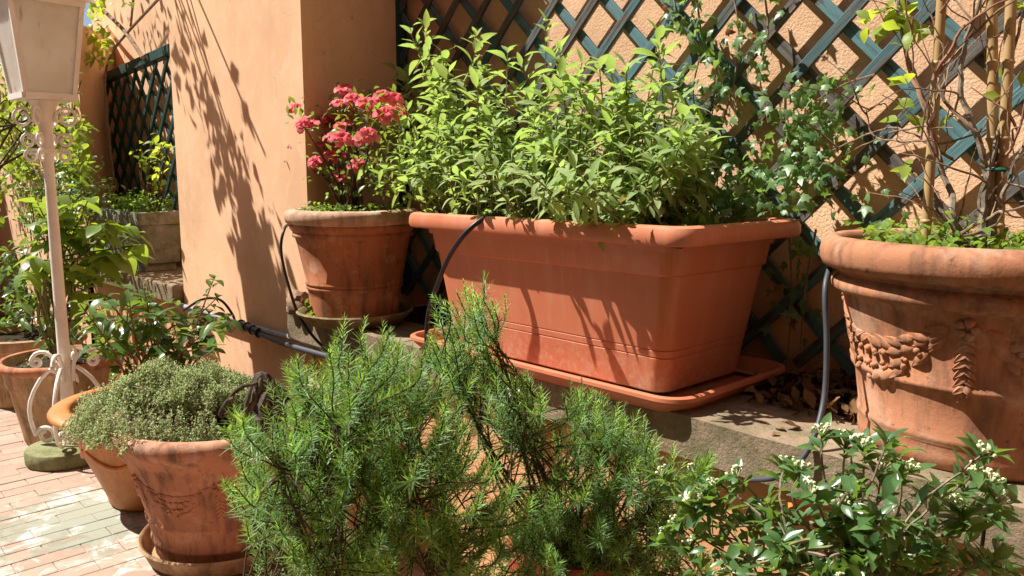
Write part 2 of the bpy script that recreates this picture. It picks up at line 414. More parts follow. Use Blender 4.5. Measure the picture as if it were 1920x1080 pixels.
LV = {
 'sage': variants(lambda i: leaf_mesh('sage_leaf', ellip(.145+.024*i, .76, .14), M['sage'], .3, [.1, .35, .6, .25][i], 6, .01, i), 4),
 'sage_young': variants(lambda i: leaf_mesh('sage_leaf', ellip(.145+.022*i, .76, .12), M['sage_young'], .3, [.1, .3, .5][i], 6, .01, i), 3),
 'needle_young': variants(lambda i: leaf_mesh('rosemary_needle', lambda t: .046*(1-t**3)+.006, M['rosemary_young'], .5, [.1, .25][i], 2), 2),
 'azl': variants(lambda i: leaf_mesh('azalea_leaf', ellip(.2, .85), M['azl'], .25, .2+.15*i, 4), 2),
 'ivy': variants(lambda i: ivy_mesh('ivy_leaf', M['ivy'], i), 4),
 'laurel': variants(lambda i: leaf_mesh('glossy_leaf', ellip(.17+.02*i, .85, .1), M['laurel'], .3, .15+.2*i, 6, .012, i), 3),
 'hydra': variants(lambda i: leaf_mesh('broad_leaf', ellip(.21+.03*i, .75, .12), M['hydra'], .22, .25+.2*i, 7, .02, i), 3),
 'bud': variants(lambda i: leaf_mesh('shrub_leaf', ellip(.17+.03*i, .8, .08), M['bud_leaf'], .35, .1+.22*i, 6, .008, i), 3),
 'vine': variants(lambda i: leaf_mesh('vine_leaf', ellip(.24, .75, .15), M['vine'], .25, .2+.2*i, 5), 2),
 'tree': variants(lambda i: leaf_mesh('tree_leaf', ellip(.2+.05*i, .8, .1), M['tree'], .25, .2+.2*i, 5), 2),
 'bush': variants(lambda i: leaf_mesh('bush_leaf', ellip(.24, .8, .1), M['bush'], .2, .3, 4), 2),
 'weed': variants(lambda i: leaf_mesh('weed_leaf', ellip(.34, .8, .2), M['weed'], .15, .25, 4), 2),
 'thyme': variants(lambda i: leaf_mesh('thyme_leaf', ellip(.22, .9, .05), M['thyme'], .2, .2, 2), 2),
 'needle': variants(lambda i: leaf_mesh('rosemary_needle', lambda t: .042*(1-t**3)+.006, M['rosemary'], .5, [.12, .3, -.1][i], 2), 3),
 'dead': variants(lambda i: leaf_mesh('dead_leaf', ellip(.27, .8, .1), M['deadleaf'], .5, .5*i-.2, 5, .05, i), 2),
}
def frame(p, d, up, size):
    d = Vector(d).normalized(); x = d.cross(Vector(up))
    if x.length < 1e-4: x = d.orthogonal()
    x.normalize(); z = x.cross(d)
    m = Matrix((x, d, z)).transposed().to_4x4(); m = m @ Matrix.Scale(size, 4); m.translation = p; return m
NPC = {}
def arr(me):
    if me.name not in NPC:
        v = np.empty(len(me.vertices)*3); me.vertices.foreach_get('co', v)
        NPC[me.name] = (v.reshape(-1, 3), [tuple(p.vertices) for p in me.polygons])
    return NPC[me.name]
def joined(name, items, mat, parent, kind='stuff'):
    """many small leaves joined in one mesh; items = (matrix, mesh)"""
    if not items: return None
    o = ORG.get(parent.name, Vector()) if parent else Vector()
    V = []; loops = []; tot = []; off = 0; mats = []; mi = []
    for m, me in items:
        v, f = arr(me); A = np.array(m.to_3x3()); tr = np.array(m.translation-o)
        V.append(v @ A.T + tr)
        mt_ = me.materials[0]
        if mt_ not in mats: mats.append(mt_)
        k = mats.index(mt_)
        for p in f: loops.extend([i+off for i in p]); tot.append(len(p)); mi.append(k)
        off += len(v)
    V = np.concatenate(V); me = bpy.data.meshes.new(name)
    me.vertices.add(len(V)); me.vertices.foreach_set('co', V.ravel())
    me.loops.add(len(loops)); me.loops.foreach_set('vertex_index', loops)
    me.polygons.add(len(tot)); st = np.concatenate([[0], np.cumsum(tot)[:-1]])
    me.polygons.foreach_set('loop_start', st.astype(np.int32)); me.polygons.foreach_set('use_smooth', [True]*len(tot))
    for q in mats: me.materials.append(q)
    me.polygons.foreach_set('material_index', mi)
    me.update(calc_edges=True); me.validate()
    ob = bpy.data.objects.new(name, me); COL.objects.link(ob)
    if parent: ob.parent = parent
    if kind: ob['kind'] = kind
    return ob
def put_leaves(root, items, mat, limit=300, name='leaf', rest='foliage'):
    """the largest seen as objects of their own, the rest joined"""
    o = ORG[root.name]
    def key(it):
        m = it[0]; p = m.translation; d = (p-CAM)
        q = d.dot(_fw)
        if q < .05: return 0
        x = d.dot(_rt)/q*FPX; y = d.dot(_up)/q*FPX
        vis = 1.0 if abs(x) < 980 and abs(y) < 560 else .1
        return vis*m.to_scale().x/d.length**1.5
    items = sorted(items, key=key, reverse=True)
    for m, me in items[:limit]:
        ob = bpy.data.objects.new(name, me); COL.objects.link(ob); ob.parent = root
        mm = m.copy(); mm.translation = m.translation-o; ob.matrix_local = mm
    if len(items) > limit: joined(rest, items[limit:], mat, root)

# ================================================================== SETTING
YW = 1.934          # wall behind the trellis
YP = 1.41          # face of the pilaster and of the low wall
ZL = .695          # top of the ledge
# ground sheet
g = MB().add([(-60, -60, -.006), (60, -60, -.006), (60, 60, -.006), (-60, 60, -.006)], [(0, 1, 2, 3)]).build('ground', M['bed'], None, False)
g['kind'] = 'structure'
pav = MB().add([(-5.6, .05, .007), (-2.02, .05, .007), (-2.02, 1.40, .007), (-5.6, 1.40, .007)], [(0, 1, 2, 3)]).build('paving', M['bed'], None, False)
pav['kind'] = 'structure'
def brick_mesh():
    L, W = .1918/2, .0738/2; b = .0016; zt = .012
    vs = []
    for (l, w_, z) in ((L, W, -.001), (L, W, zt-b), (L-b, W-b, zt)):
        vs += [(-w_, -l, z), (w_, -l, z), (w_, l, z), (-w_, l, z)]
    fs = [(8, 9, 10, 11)]
    for r in (0, 4):
        for k in range(4): fs.append((r+k, r+(k+1) % 4, r+4+(k+1) % 4, r+4+k))
    me = bpy.data.meshes.new('brick'); me.from_pydata(vs, [], fs); me.update(); me.materials.append(M['brick']); return me
bmesh_ = brick_mesh()
nb = 0
for ix in range(40):
    x = -2.10-ix*.0762
    for iy in range(7):
        y = .145+iy*.1945+(.097 if ix % 2 else 0)
        if y > 1.32 or x < -5.2 or y < .12: continue
        # only where the pavement can be seen, nearest the 300
        d = Vector((x, y, 0))-CAM; q = d.dot(_fw); px = 960+d.dot(_rt)/q*FPX; py = 540-d.dot(_up)/q*FPX
        if px < -160 or px > 560 or py > 1240: continue
        if nb >= 298: continue
        ob = bpy.data.objects.new('brick', bmesh_); COL.objects.link(ob); ob.parent = pav
        ob.location = (x+random.uniform(-.001, .001), y+random.uniform(-.0015, .0015), random.uniform(-.0015, .0012))
        ob.rotation_euler = (random.uniform(-.006, .006), random.uniform(-.012, .012), random.uniform(-.006, .006)); nb += 1

def prism(pts, z0, z1):
    n = len(pts); m = MB()
    m.add([(*p, z0) for p in pts]+[(*p, z1) for p in pts],
          [tuple(range(n-1, -1, -1)), tuple(range(n, 2*n))]+[(i, (i+1) % n, n+(i+1) % n, n+i) for i in range(n)]); return m
wl = thing('house_wall', (-1.0, YW, 0), 'orange roughcast house wall behind the large diamond trellis', 'wall')
prism([(-2.72, YW), (4.0, YW), (4.0, YW+.3), (-2.72, YW+.3)], -.02, 6.5).build('wall_face', M['wall_rough'], wl, False)
ob_ = thing('added_house', (0, -5.2, 0), 'unseen tall orange house added behind the viewpoint to block sky light', 'building')  # out of view, added to cut the sky light and deepen shade
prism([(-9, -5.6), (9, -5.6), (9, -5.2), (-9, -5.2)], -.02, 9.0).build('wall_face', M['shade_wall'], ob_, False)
ob2 = thing('added_house', (5.5, 0, 0), 'unseen orange house side added at the right to shape bounced light', 'building')  # also out of view, added for its bounce on right-facing sides
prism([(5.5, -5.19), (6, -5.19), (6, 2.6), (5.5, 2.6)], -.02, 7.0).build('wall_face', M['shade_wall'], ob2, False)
# pilaster with a slightly splayed right return
pr = [(-3.83, YP), (-2.592, YP), (-2.70, YW+.002), (-2.70, YW+.3), (-3.83, YW+.3)]
pl = thing('pilaster', (-3.2, YP, 0), 'broad smooth orange plaster pilaster streaked with plant shadows', 'wall')
bmp = prism(pr, -.02, 2.95); bmp.build('pilaster_face', M['wall'], pl, False)
# left recess wall and far wall
YR = 1.80
rw = thing('house_wall', (-5.0, YR, 0), 'orange wall patch above the small dark green trellis', 'wall')
c2 = atY(176, 100, YR)
prism([(c2.x, YR), (-3.835, YR), (-3.835, YR+.3), (c2.x, YR+.3)], -.02, 2.6).build('wall_face', M['wall'], rw, False)
fx = atY(143, 100, YP).x
fw_ = thing('house_wall', (fx, YP, 0), 'orange wall end in shade behind the white lamp head', 'wall')
prism([(fx, YP), (c2.x-.005, YR+.3), (-9.5, YR+.3), (-9.5, YP)], -.02, 2.12).build('wall_face', M['wall'], fw_, False)
ew = thing('garden_end_wall', (-8.2, 0, 0), 'pinkish far wall low behind the potted shrubs at left edge', 'wall')
prism([(-8.4, -3), (-8.1, -3), (-8.1, YP-.004), (-8.4, YP-.004)], -.02, 1.25).build('wall_face', M['far_wall'], ew, False)
MB().box((-8.09, 0.2, 1.28), (.5, 3.2, .07), bev=.01).build('wall_cap', M['coping'], ew, False)

# low retaining wall with coping stones
lw = thing('retaining_wall', (-1.0, YP, 0), 'low orange garden wall with stone coping carrying the planters', 'wall')
prism([(-2.58, YP+.003), (2.2, YP+.003), (2.2, YW-.003), (-2.58, YW-.003)], -.02, ZL-.012).build('wall_body', M['low_wall'], lw, False)
xs = [-2.705, -1.98, -1.17, -.36, .45, 1.3, 2.2]
for a, b_ in zip(xs[:-1], xs[1:]):
    st = MB(); dz = random.uniform(-.003, .003)
    bm = bmesh.new(); bmesh.ops.create_grid(bm, x_segments=24, y_segments=6, size=.5); bm.free()
    # a rough stone: subdivided box with an uneven edge
    bm = bmesh.new(); bmesh.ops.create_cube(bm, size=1)
    bmesh.ops.subdivide_edges(bm, edges=list(bm.edges), cuts=5, use_grid_fill=True)
    L = b_-a-.006; y0, y1 = 1.37, 1.405 if a < -2.6 else 1.62
    if a < -2.6: y1 = YP-.002
    for v in bm.verts:
        co = Vector(((a+b_)/2+v.co.x*L, 0, ZL-.045+dz+v.co.z*.09)); co.y = (y0+y1)/2+v.co.y*(y1-y0)
        nn = noise.noise_vector(co*9)*.004+noise.noise_vector(co*28)*.0015
        if a < -2.6 and v.co.y > .49: nn.y = 0
        v.co = co+nn
    bm.verts.ensure_lookup_table()
    for i, v in enumerate(bm.verts): v.index = i
    st.add([v.co.copy() for v in bm.verts], [[v.index for v in f.verts] for f in bm.faces]); bm.free()
    st.build('coping_stone', M['coping'], lw, True, 35)
# the part of the first stone that lies right of the pilaster, under the pot
MB().box((-2.285, 1.515, ZL-.046), (.58, .205, .088), bev=.006).build('coping_stone', M['coping'], lw, False)
MB().box((-.2, 1.79, ZL-.035), (4.7, .33, .05)).build('ledge_bed', M['soil'], lw, False)
# left ledge carrying the concrete trough
ll = thing('retaining_wall', (-4.9, 1.5, 0), 'low stone ledge under the mossy concrete trough left of the pilaster', 'wall')
prism([(c2.x+.9, YP), (-3.835, YP), (-3.835, YR-.003), (c2.x+.9, YR-.003)], -.02, ZL-.1).build('wall_body', M['low_wall'], ll, False)
xl = -5.3
for a, b_ in ((-5.3, -4.55), (-4.545, -3.84)):
    MB().box(((a+b_)/2, 1.53, ZL-.055), (b_-a-.004, .34, .09), bev=.008).build('coping_stone', M['coping'], ll, False)

# ================================================================== TRELLISES
def batten(root, p0, p1, wd, th, ydepth, mat, name='batten'):
    p0 = Vector((p0[0], ydepth, p0[1])); p1 = Vector((p1[0], ydepth, p1[1])); L = (p1-p0).length
    me = bpy.data.meshes.new(name); bm = bmesh.new(); bmesh.ops.create_cube(bm, size=1)
    for v in bm.verts: v.co = Vector((v.co.x*L, v.co.y*th, v.co.z*wd))
    bmesh.ops.bevel(bm, geom=list(bm.edges), offset=.0018, segments=1, affect='EDGES')
    bm.to_mesh(me); bm.free(); me.materials.append(mat)
    ob = bpy.data.objects.new(name, me); COL.objects.link(ob); ob.parent = root
    ang = math.atan2(p1.z-p0.z, p1.x-p0.x)
    ob.matrix_local = Matrix.Translation((p0+p1)/2-ORG[root.name]) @ Matrix.Rotation(-ang, 4, 'Y')
    return ob
tr = thing('trellis', (-1.0, 1.9, ZL), 'large weathered blue-green diamond trellis covering the wall behind the planters', 'trellis')
TX0, TX1, TZ0, TZ1 = -2.705, .55, .72, 2.45
def clip(c, sgn):
    # line z = sgn*x + c in the frame rectangle
    pts = []
    for x in (TX0, TX1):
        z = sgn*x+c
        if TZ0 <= z <= TZ1: pts.append((x, z))
    for z in (TZ0, TZ1):
        x = (z-c)*sgn
        if TX0 < x < TX1: pts.append((x, z))
    return sorted(pts)[:2] if len(pts) >= 2 else None
SP = .0955*2                      # spacing along x of parallel battens
PX, PZ = -.882, 1.711-.15         # a measured crossing
for k in range(-30, 31):
    c = (PZ-PX)+k*SP; e = clip(c, 1)
    if e and math.dist(*e) > .06: e = [(x + random.gauss(0, .0022), z + random.gauss(0, .0022)) for x, z in e]; batten(tr, *e, .028, .011, 1.8945, M['trellis_grey'] if random.random() < .75 else M['trellis_blue'])
    c = (PZ+PX)+k*SP; e = clip(c, -1)
    if e and math.dist(*e) > .06: e = [(x + random.gauss(0, .0022), z + random.gauss(0, .0022)) for x, z in e]; batten(tr, *e, .030, .011, 1.9060, M['trellis_blue'] if random.random() < .8 else M['trellis_grey'])
batten(tr, (TX0+.0, TZ0), (TX0+.0, TZ1), .05, .05, 1.90, M['trellis_green'], 'frame_post')
batten(tr, (TX0+.026, TZ1), (TX1, TZ1), .045, .04, 1.90, M['trellis_green'], 'frame_rail')

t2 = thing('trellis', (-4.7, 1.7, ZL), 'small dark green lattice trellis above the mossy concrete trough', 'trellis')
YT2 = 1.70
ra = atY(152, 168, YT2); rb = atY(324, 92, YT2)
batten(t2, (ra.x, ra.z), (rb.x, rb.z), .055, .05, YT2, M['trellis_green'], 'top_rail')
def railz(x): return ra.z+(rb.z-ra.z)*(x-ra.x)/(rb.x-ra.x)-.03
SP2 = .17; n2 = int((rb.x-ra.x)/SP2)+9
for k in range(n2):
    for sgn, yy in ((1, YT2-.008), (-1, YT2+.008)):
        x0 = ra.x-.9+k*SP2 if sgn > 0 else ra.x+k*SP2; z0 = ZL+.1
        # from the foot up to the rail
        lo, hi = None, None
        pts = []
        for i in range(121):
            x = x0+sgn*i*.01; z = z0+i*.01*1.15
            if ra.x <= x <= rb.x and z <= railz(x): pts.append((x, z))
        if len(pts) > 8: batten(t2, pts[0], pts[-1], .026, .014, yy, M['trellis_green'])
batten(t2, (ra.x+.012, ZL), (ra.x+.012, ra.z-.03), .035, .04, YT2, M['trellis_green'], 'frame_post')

# ================================================================== POTS
def soil(c, r, z, root, seed=0):
    m = MB(); n = 40; vs = [Vector((c[0], c[1], z+.012))]; fs = []
    for j, f in enumerate((.25, .5, .75, 1.0)):
        for k in range(n):
            a = 2*PI*k/n; p = Vector((c[0]+r*f*math.cos(a), c[1]+r*f*math.sin(a), z))
            p.z += .012*noise.noise(p*30+Vector((seed, 0, 0)))+(.008*(1-f)); vs.append(p)
    for k in range(n): fs.append((0, 1+k, 1+(k+1) % n))
    for j in range(3):
        for k in range(n): fs.append((1+j*n+k, 1+(j+1)*n+k, 1+(j+1)*n+(k+1) % n, 1+j*n+(k+1) % n))
    return m.add(vs, fs).build('soil', M['soil'], root)
# --- big festooned pot on the right
BX, BY = -.462, 1.635
bigp = thing('flower_pot', (BX, BY, ZL), 'large pale terracotta pot with leaf garland relief at the right edge', 'pot')
prof = [(.195, 0), (.203, .012), (.205, .03), (.203, .046), (.207, .052), (.208, .060), (.205, .066), (.214, .13), (.216, .142), (.223, .147), (.224, .154), (.219, .161),
        (.232, .23), (.242, .272), (.247, .286), (.260, .290), (.267, .298), (.268, .308), (.263, .317), (.256, .322), (.262, .330), (.274, .334),
        (.286, .340), (.290, .352), (.292, .366), (.289, .381), (.280, .391), (.267, .395), (.254, .391), (.248, .378), (.242, .35), (.21, .33)]
MB().lathe((BX, BY, ZL), prof, 96, True, .004, 3).build('pot_body', M['tc_big'], bigp, True, 60)
soil((BX, BY), .247, ZL+.366, bigp)
def prof_r(prof, z):
    for (r0, z0), (r1, z1) in zip(prof[:-1], prof[1:]):
        if z0 <= z <= z1 and z1 > z0: return r0+(r1-r0)*(z-z0)/(z1-z0)
    return prof[-1][0]
def festoon(root, cx, cy, zb, prof, zmid, amp, mat, nsw, phase, sc=1.0, pend=True):
    m = MB(); rd = random.Random(5)
    def P(a, z, off=0.0):
        r = prof_r(prof, z)+off; return Vector((cx+r*math.cos(a), cy+r*math.sin(a), zb+z))
    def lump(a, z, d2, ln, wd, th, seed, tip=True):
        """a pointed leaf pressed on the wall of the pot; d2 = direction (along tangent, up)"""
        out = Vector((math.cos(a), math.sin(a), 0)); tg = Vector((-math.sin(a), math.cos(a), 0))
        d = (tg*d2[0]+Zv*d2[1]).normalized(); x = d.cross(out); c = P(a, z, -.001); n = 7; vs = []; fs = []
        for i in range(n+1):
            t = i/n; w_ = wd*math.sin(PI*min(1, t*.93+.07)**.75); h = th*math.sin(PI*(t*.85+.12))
            q = c+d*(t-.5)*ln
            rr = math.hypot(q.x-cx, q.y-cy); k = prof_r(prof, max(.01, q.z-zb))/max(rr, .001)
            q = Vector((cx+(q.x-cx)*k, cy+(q.y-cy)*k, q.z))
            vs += [q-x*w_-out*.002, q-x*w_*.55+out*h*.85, q+out*h*.62, q+x*w_*.55+out*h*.85, q+x*w_-out*.002]
        for i in range(n):
            for j in range(4): b0 = i*5+j; fs.append((b0, b0+1, b0+6, b0+5))
        m.add(vs, fs)
    for s_ in range(nsw):
        a0 = phase+s_*2*PI/nsw; da = 2*PI/nsw*.80; L = da*prof_r(prof, zmid)
        nk = max(10, int(L/(.019*sc)))
        for i in range(nk):
            t = (i+.5)/nk; a = a0+da*t; z = zmid+amp*(4*(t-.5)**2); wd = (.012+.024*math.sin(PI*t))*sc
            sl = 8*(t-.5)*amp/L; sg = 1 if t < .5 else -1
            for j in (-1, -.35, .35, 1):
                zz = z+j*wd*.8
                if abs(t-.5) < .13 and abs(j) < .5 or rd.random() < .10:
                    for _ in range(2): m.blob(P(a+rd.uniform(-.03, .03), zz+rd.uniform(-.006, .006), .002), .0055*sc*rd.uniform(.7, 1.2), 1, .2, i+j)
                else:
                    lump(a+rd.uniform(-.012, .012), zz+rd.uniform(-.003, .003), (sg, sl*sg+j*.55+rd.uniform(-.25, .25)), .040*sc*rd.uniform(.8, 1.15), .0095*sc, .0050*sc, i)
        if pend:
            a = a0-2*PI/nsw*.10
            for i in range(8):
                zz = zmid+amp-.008-i*.0125*sc
                for sg in (-1, 1): lump(a+sg*.03*math.sin(PI*(i+1.5)/10)*sc, zz, (sg*.75, -.7+rd.uniform(-.2, .2)), .026*sc, .007*sc, .006*sc, i)
            for k in range(5): m.blob(P(a+.05*math.cos(k*1.26), zmid+amp+.012+.012*math.sin(k*1.26), .002), .008*sc, 1, .2, k)
    return m.build('festoon', mat, root, True, 70)
festoon(bigp, BX, BY, ZL, prof, .178, .070, M['tc_big'], 4, -PI*.5+.10-R(90)+R(14), 1.15)

# --- azalea pot
AX, AY = -2.378, 1.465
ZA = ZL+.014
azp = thing('flower_pot', (AX, AY, ZA), 'weathered red terracotta pot with mossy foot holding the pink azalea', 'pot')
pa = [(.145, 0), (.150, .008), (.152, .03), (.158, .085), (.160, .108), (.166, .113), (.167, .120), (.163, .124), (.168, .128), (.169, .134), (.165, .139),
      (.190, .265), (.196, .287), (.205, .291), (.206, .300), (.203, .306), (.207, .312), (.213, .318), (.215, .328), (.213, .333)]
pa2 = [(.213, .333), (.223, .338), (.229, .350), (.229, .367), (.222, .379), (.208, .383), (.196, .380), (.188, .365), (.17, .35)]
MB().lathe((AX, AY, ZA), pa, 80, True, .004, 1).build('pot_body', M['tc_az'], azp, True, 60)
MB().lathe((AX, AY, ZA), pa2, 120, False, .014, 2).build('pot_rim', M['tc_rim'], azp, True, 60)
soil((AX, AY), .19, ZA+.368, azp)
mm = MB()
for k in range(240):                                     # moss round the foot, thick at the sunny side
    a = random.gauss(-2.35, .26) if k < 150 else random.uniform(-3.6, .4)
    zz = abs(random.gauss(0, .024 if k < 150 else .006)); r = .150+zz*.1+random.uniform(0, .012)
    mm.blob((AX+r*math.cos(a), AY+r*math.sin(a), ZA+.005+zz), random.uniform(.006, .011), 1, .4, k)
o_ = mm.build('moss', M['moss'], azp); o_['kind'] = 'stuff'
sa = thing('saucer', (AX, AY, ZL), 'weathered grey terracotta saucer under the azalea pot', 'saucer')
MB().lathe((AX, AY, ZL), [(.155, .001), (.165, .004), (.190, .028), (.200, .036), (.203, .044), (.198, .049), (.190, .047), (.176, .022), (.165, .012), (.05, .010)], 80, True, .008, 6).build('saucer_body', M['saucer'], sa, True, 50)

# --- thyme pot (front left)
TX, TY = -2.42, .985
thp = thing('flower_pot', (TX, TY, .03), 'big pinkish terracotta pot full of thyme at the bottom left', 'pot')
pt = [(.205, 0), (.215, .01), (.217, .035), (.222, .05), (.226, .056), (.225, .064), (.222, .07), (.232, .118), (.238, .126), (.239, .134), (.235, .14), (.262, .25),
      (.285, .325), (.292, .338), (.303, .342), (.308, .352), (.313, .36), (.325, .372), (.335, .386), (.340, .402), (.338, .418), (.328, .43), (.312, .434), (.298, .430), (.290, .41), (.27, .37)]
MB().lathe((TX, TY, .03), pt, 96, True, .004, 8).build('pot_body', M['tc_thyme'], thp, True, 60)
soil((TX, TY), .292, .03+.405, thp)
festoon(thp, TX, TY, .03, pt, .215, .055, M['tc_thyme'], 6, -PI*.25-.6, 1.0)
ts = thing('saucer', (TX, TY, 0), 'dark deep terracotta saucer under the big thyme pot', 'saucer')
MB().lathe((TX, TY, .012), [(.20, .001), (.24, .006), (.258, .05), (.266, .058), (.261, .065), (.253, .06), (.240, .018), (.22, .014), (.05, .014)], 80, True, .006, 4).build('saucer_body', M['tc_old'], ts, True, 50)

# --- ochre pot behind it
OX, OY = -2.99, .955
ocp = thing('flower_pot', (OX, OY, .012), 'smooth orange-ochre pot with wide flat rim behind the thyme pot', 'pot')
po = [(.150, 0), (.160, .012), (.163, .03), (.185, .09), (.222, .18), (.252, .26), (.270, .31), (.277, .325), (.285, .33), (.30, .335), (.322, .345), (.330, .352), (.332, .362), (.327, .370), (.305, .376), (.275, .380), (.262, .376), (.255, .355), (.24, .32)]
MB().lathe((OX, OY, .012), po, 96, True, .003, 5).build('pot_body', M['tc_glaze'], ocp, True, 60)
mm = MB()                                              # plain moulded swags
for s_ in range(6):
    pts = []
    for i in range(15):
        t = i/14; a = s_*PI/3+t*PI/3*.9-.3; z = .245-.055*math.sin(PI*t); r = prof_r(po, z)+.001
        pts.append((OX+r*math.cos(a), OY+r*math.sin(a), .012+z))
    mm.tube(pts, [.004+.006*math.sin(PI*i/14) for i in range(15)], 8)
mm.build('swag_relief', M['tc_glaze'], ocp)
soil((OX, OY), .257, .012+.335, ocp)
# --- old pot at the back left
CX, CY = -3.98, .90
ocp2 = thing('flower_pot', (CX, CY, .012), 'old mottled terracotta pot behind the lamp post at the left edge', 'pot')
pc = [(.165, 0), (.172, .01), (.18, .06), (.215, .255), (.222, .262), (.226, .27), (.236, .335), (.250, .345), (.258, .358), (.255, .372), (.243, .380), (.230, .376), (.222, .35), (.20, .32)]
MB().lathe((CX, CY, .012), pc, 80, True, .006, 7).build('pot_body', M['tc_old'], ocp2, True, 60)
MB().lathe((CX, CY, .012), [(.2365, .336), (.251, .3455), (.2595, .358), (.2565, .373), (.243, .3815), (.231, .378)], 80, False, .006, 7).build('pot_rim', M['tc_az'], ocp2, True, 60)
soil((CX, CY), .222, .35, ocp2)
# --- pot between thyme and rosemary, rim in full sun
p = atZ(560, 775, .46); DX, DY = p.x, p.y
DX, DY = -2.10, 1.20
sp_ = thing('flower_pot', (DX, DY, .012), 'sunlit terracotta pot half hidden between thyme and rosemary', 'pot')
pd = [(.11, 0), (.115, .02), (.165, .36), (.172, .37), (.185, .385), (.188, .40), (.18, .412), (.168, .41), (.16, .38)]
MB().lathe((DX, DY, .012), pd, 64, True, .004, 2).build('pot_body', M['tc_big'], sp_, True, 60)
soil((DX, DY), .16, .40, sp_)
# --- red plastic pots of the rosemary, pot of the budding shrub
REDP = []
for (x, y, zr, r, lab) in ((-1.03, 1.13, .47, .13, 'red plastic pot below the right rosemary bush'), (-1.36, .80, .30, .15, 'red plastic pot under the left rosemary bush at the bottom edge')):
    rp = thing('flower_pot', (x, y, .012), lab, 'pot')
    h = zr-.012
    MB().lathe((x, y, .012), [(r*.72, 0), (r*.74, .01), (r*.93, h*.84), (r*.98, h*.845), (r, h*.86), (r*1.03, h*.98), (r*1.01, h), (r*.95, h), (r*.93, h*.93)], 56, True, .002, 1).build('pot_body', M['redplastic'], rp, True, 40)
    soil((x, y), r*.93, zr-.05, rp); REDP.append(Vector((x, y, zr-.05)))
SX, SY = -.46, .98
rp = thing('flower_pot', (SX, SY, .012), 'plain terracotta pot at the foot of the white-budded shrub', 'pot')
MB().lathe((SX, SY, .012), [(.12, 0), (.13, .02), (.165, .40), (.18, .41), (.185, .45), (.175, .46), (.16, .45), (.155, .42)], 56, True, .004, 1).build('pot_body', M['tc_thyme'], rp, True, 40)
soil((SX, SY), .155, .44, rp)

# --- long plastic trough with tray
PX0, PX1, PY0, PY1 = -1.928, -.928, 1.352, 1.872
def rrect(x0, x1, y0, y1, r, n=7):
    pts = []
    for (cx, cy, a0) in ((x1-r, y1-r, 0), (x0+r, y1-r, PI/2), (x0+r, y0+r, PI), (x1-r, y0+r, 1.5*PI)):
        for k in range(n+1):
            a = a0+PI/2*k/n; pts.append((cx+r*math.cos(a), cy+r*math.sin(a)))
    return pts
def loft(rings):
    m = MB(); n = len(rings[0][0]); vs = []; fs = []
    for pts, z in rings: vs += [(*p, z) for p in pts]
    for i in range(len(rings)-1):
        for k in range(n): fs.append((i*n+k, i*n+(k+1) % n, (i+1)*n+(k+1) % n, (i+1)*n+k))
    fs.append(tuple(range(n-1, -1, -1))); return m.add(vs, fs)
ZT = ZL+.012
def ring(ins, z, r=.04): return (rrect(PX0+ins, PX1-ins, PY0+ins*.8, PY1-ins*.8, max(.008, r)), z)
tro = thing('planter', (-1.43, 1.61, ZT), 'long terracotta-coloured plastic trough full of sage on the ledge', 'planter')
ZR = 1.098
rings = [ring(.121, ZT, .04), ring(.116, ZT+.004, .04)]
zb0 = ZT+.02; zb1 = ZR-.115
def insz(z): return .116-(.116-.074)*(z-ZT)/(zb1-ZT)
for z in (ZT+.03, ):
    rings.append(ring(insz(z), z, .04))
for zg in (ZT+.085, ZT+.103):                              # two fine grooves
    for dz, di in ((-.0022, 0), (-.001, .0022), (.001, .0022), (.0022, 0)): rings.append(ring(insz(zg+dz)+di, zg+dz, .04))
rings += [ring(insz(zb1), zb1, .04), ring(.069, zb1+.002, .042), ring(.066, zb1+.006, .044), ring(.056, ZR-.046, .046),
          ring(.050, ZR-.0445, .046), ring(.010, ZR-.043, .05), ring(.004, ZR-.040, .052), ring(.0, ZR-.032, .054), ring(.001, ZR-.014, .054), ring(.006, ZR-.004, .052), ring(.014, ZR, .05), ring(.026, ZR+.0005, .045),
          ring(.038, ZR-.003, .04), ring(.043, ZR-.010, .038), ring(.055, ZR-.06, .035)]
loft(rings).build('trough_body', M['plastic'], tro, True, 35)
n = 14; vs = []; fs = []
for i in range(31):
    for j in range(n):
        x = PX0+.04+(PX1-PX0-.08)*i/30; y = PY0+.035+(PY1-PY0-.07)*j/(n-1)
        vs.append((x, y, ZR-.038+.014*noise.noise(Vector((x*9, y*9, 0)))))
for i in range(30):
    for j in range(n-1): fs.append((i*n+j, (i+1)*n+j, (i+1)*n+j+1, i*n+j+1))
MB().add(vs, fs).build('soil', M['soil'], tro)
tray = thing('planter_tray', (-1.43, 1.60, ZL), 'shallow terracotta plastic drip tray under the long sage trough', 'tray')
def ring2(ins, z, r): return (rrect(PX0+.015+ins, PX1+.008-ins, PY0-.022+ins, PY1-.045-ins, r), z)
loft([ring2(.05, ZL+.001, .05), ring2(.03, ZL+.003, .06), ring2(.012, ZL+.02, .065), ring2(.006, ZL+.028, .07), ring2(.0, ZL+.033, .07), ring2(.001, ZL+.041, .07), ring2(.006, ZL+.044, .068),
      ring2(.014, ZL+.043, .06), ring2(.020, ZL+.036, .055), ring2(.032, ZL+.012, .05), ring2(.06, ZL+.0105, .04)]).build('tray_body', M['tray'], tray, True, 40)

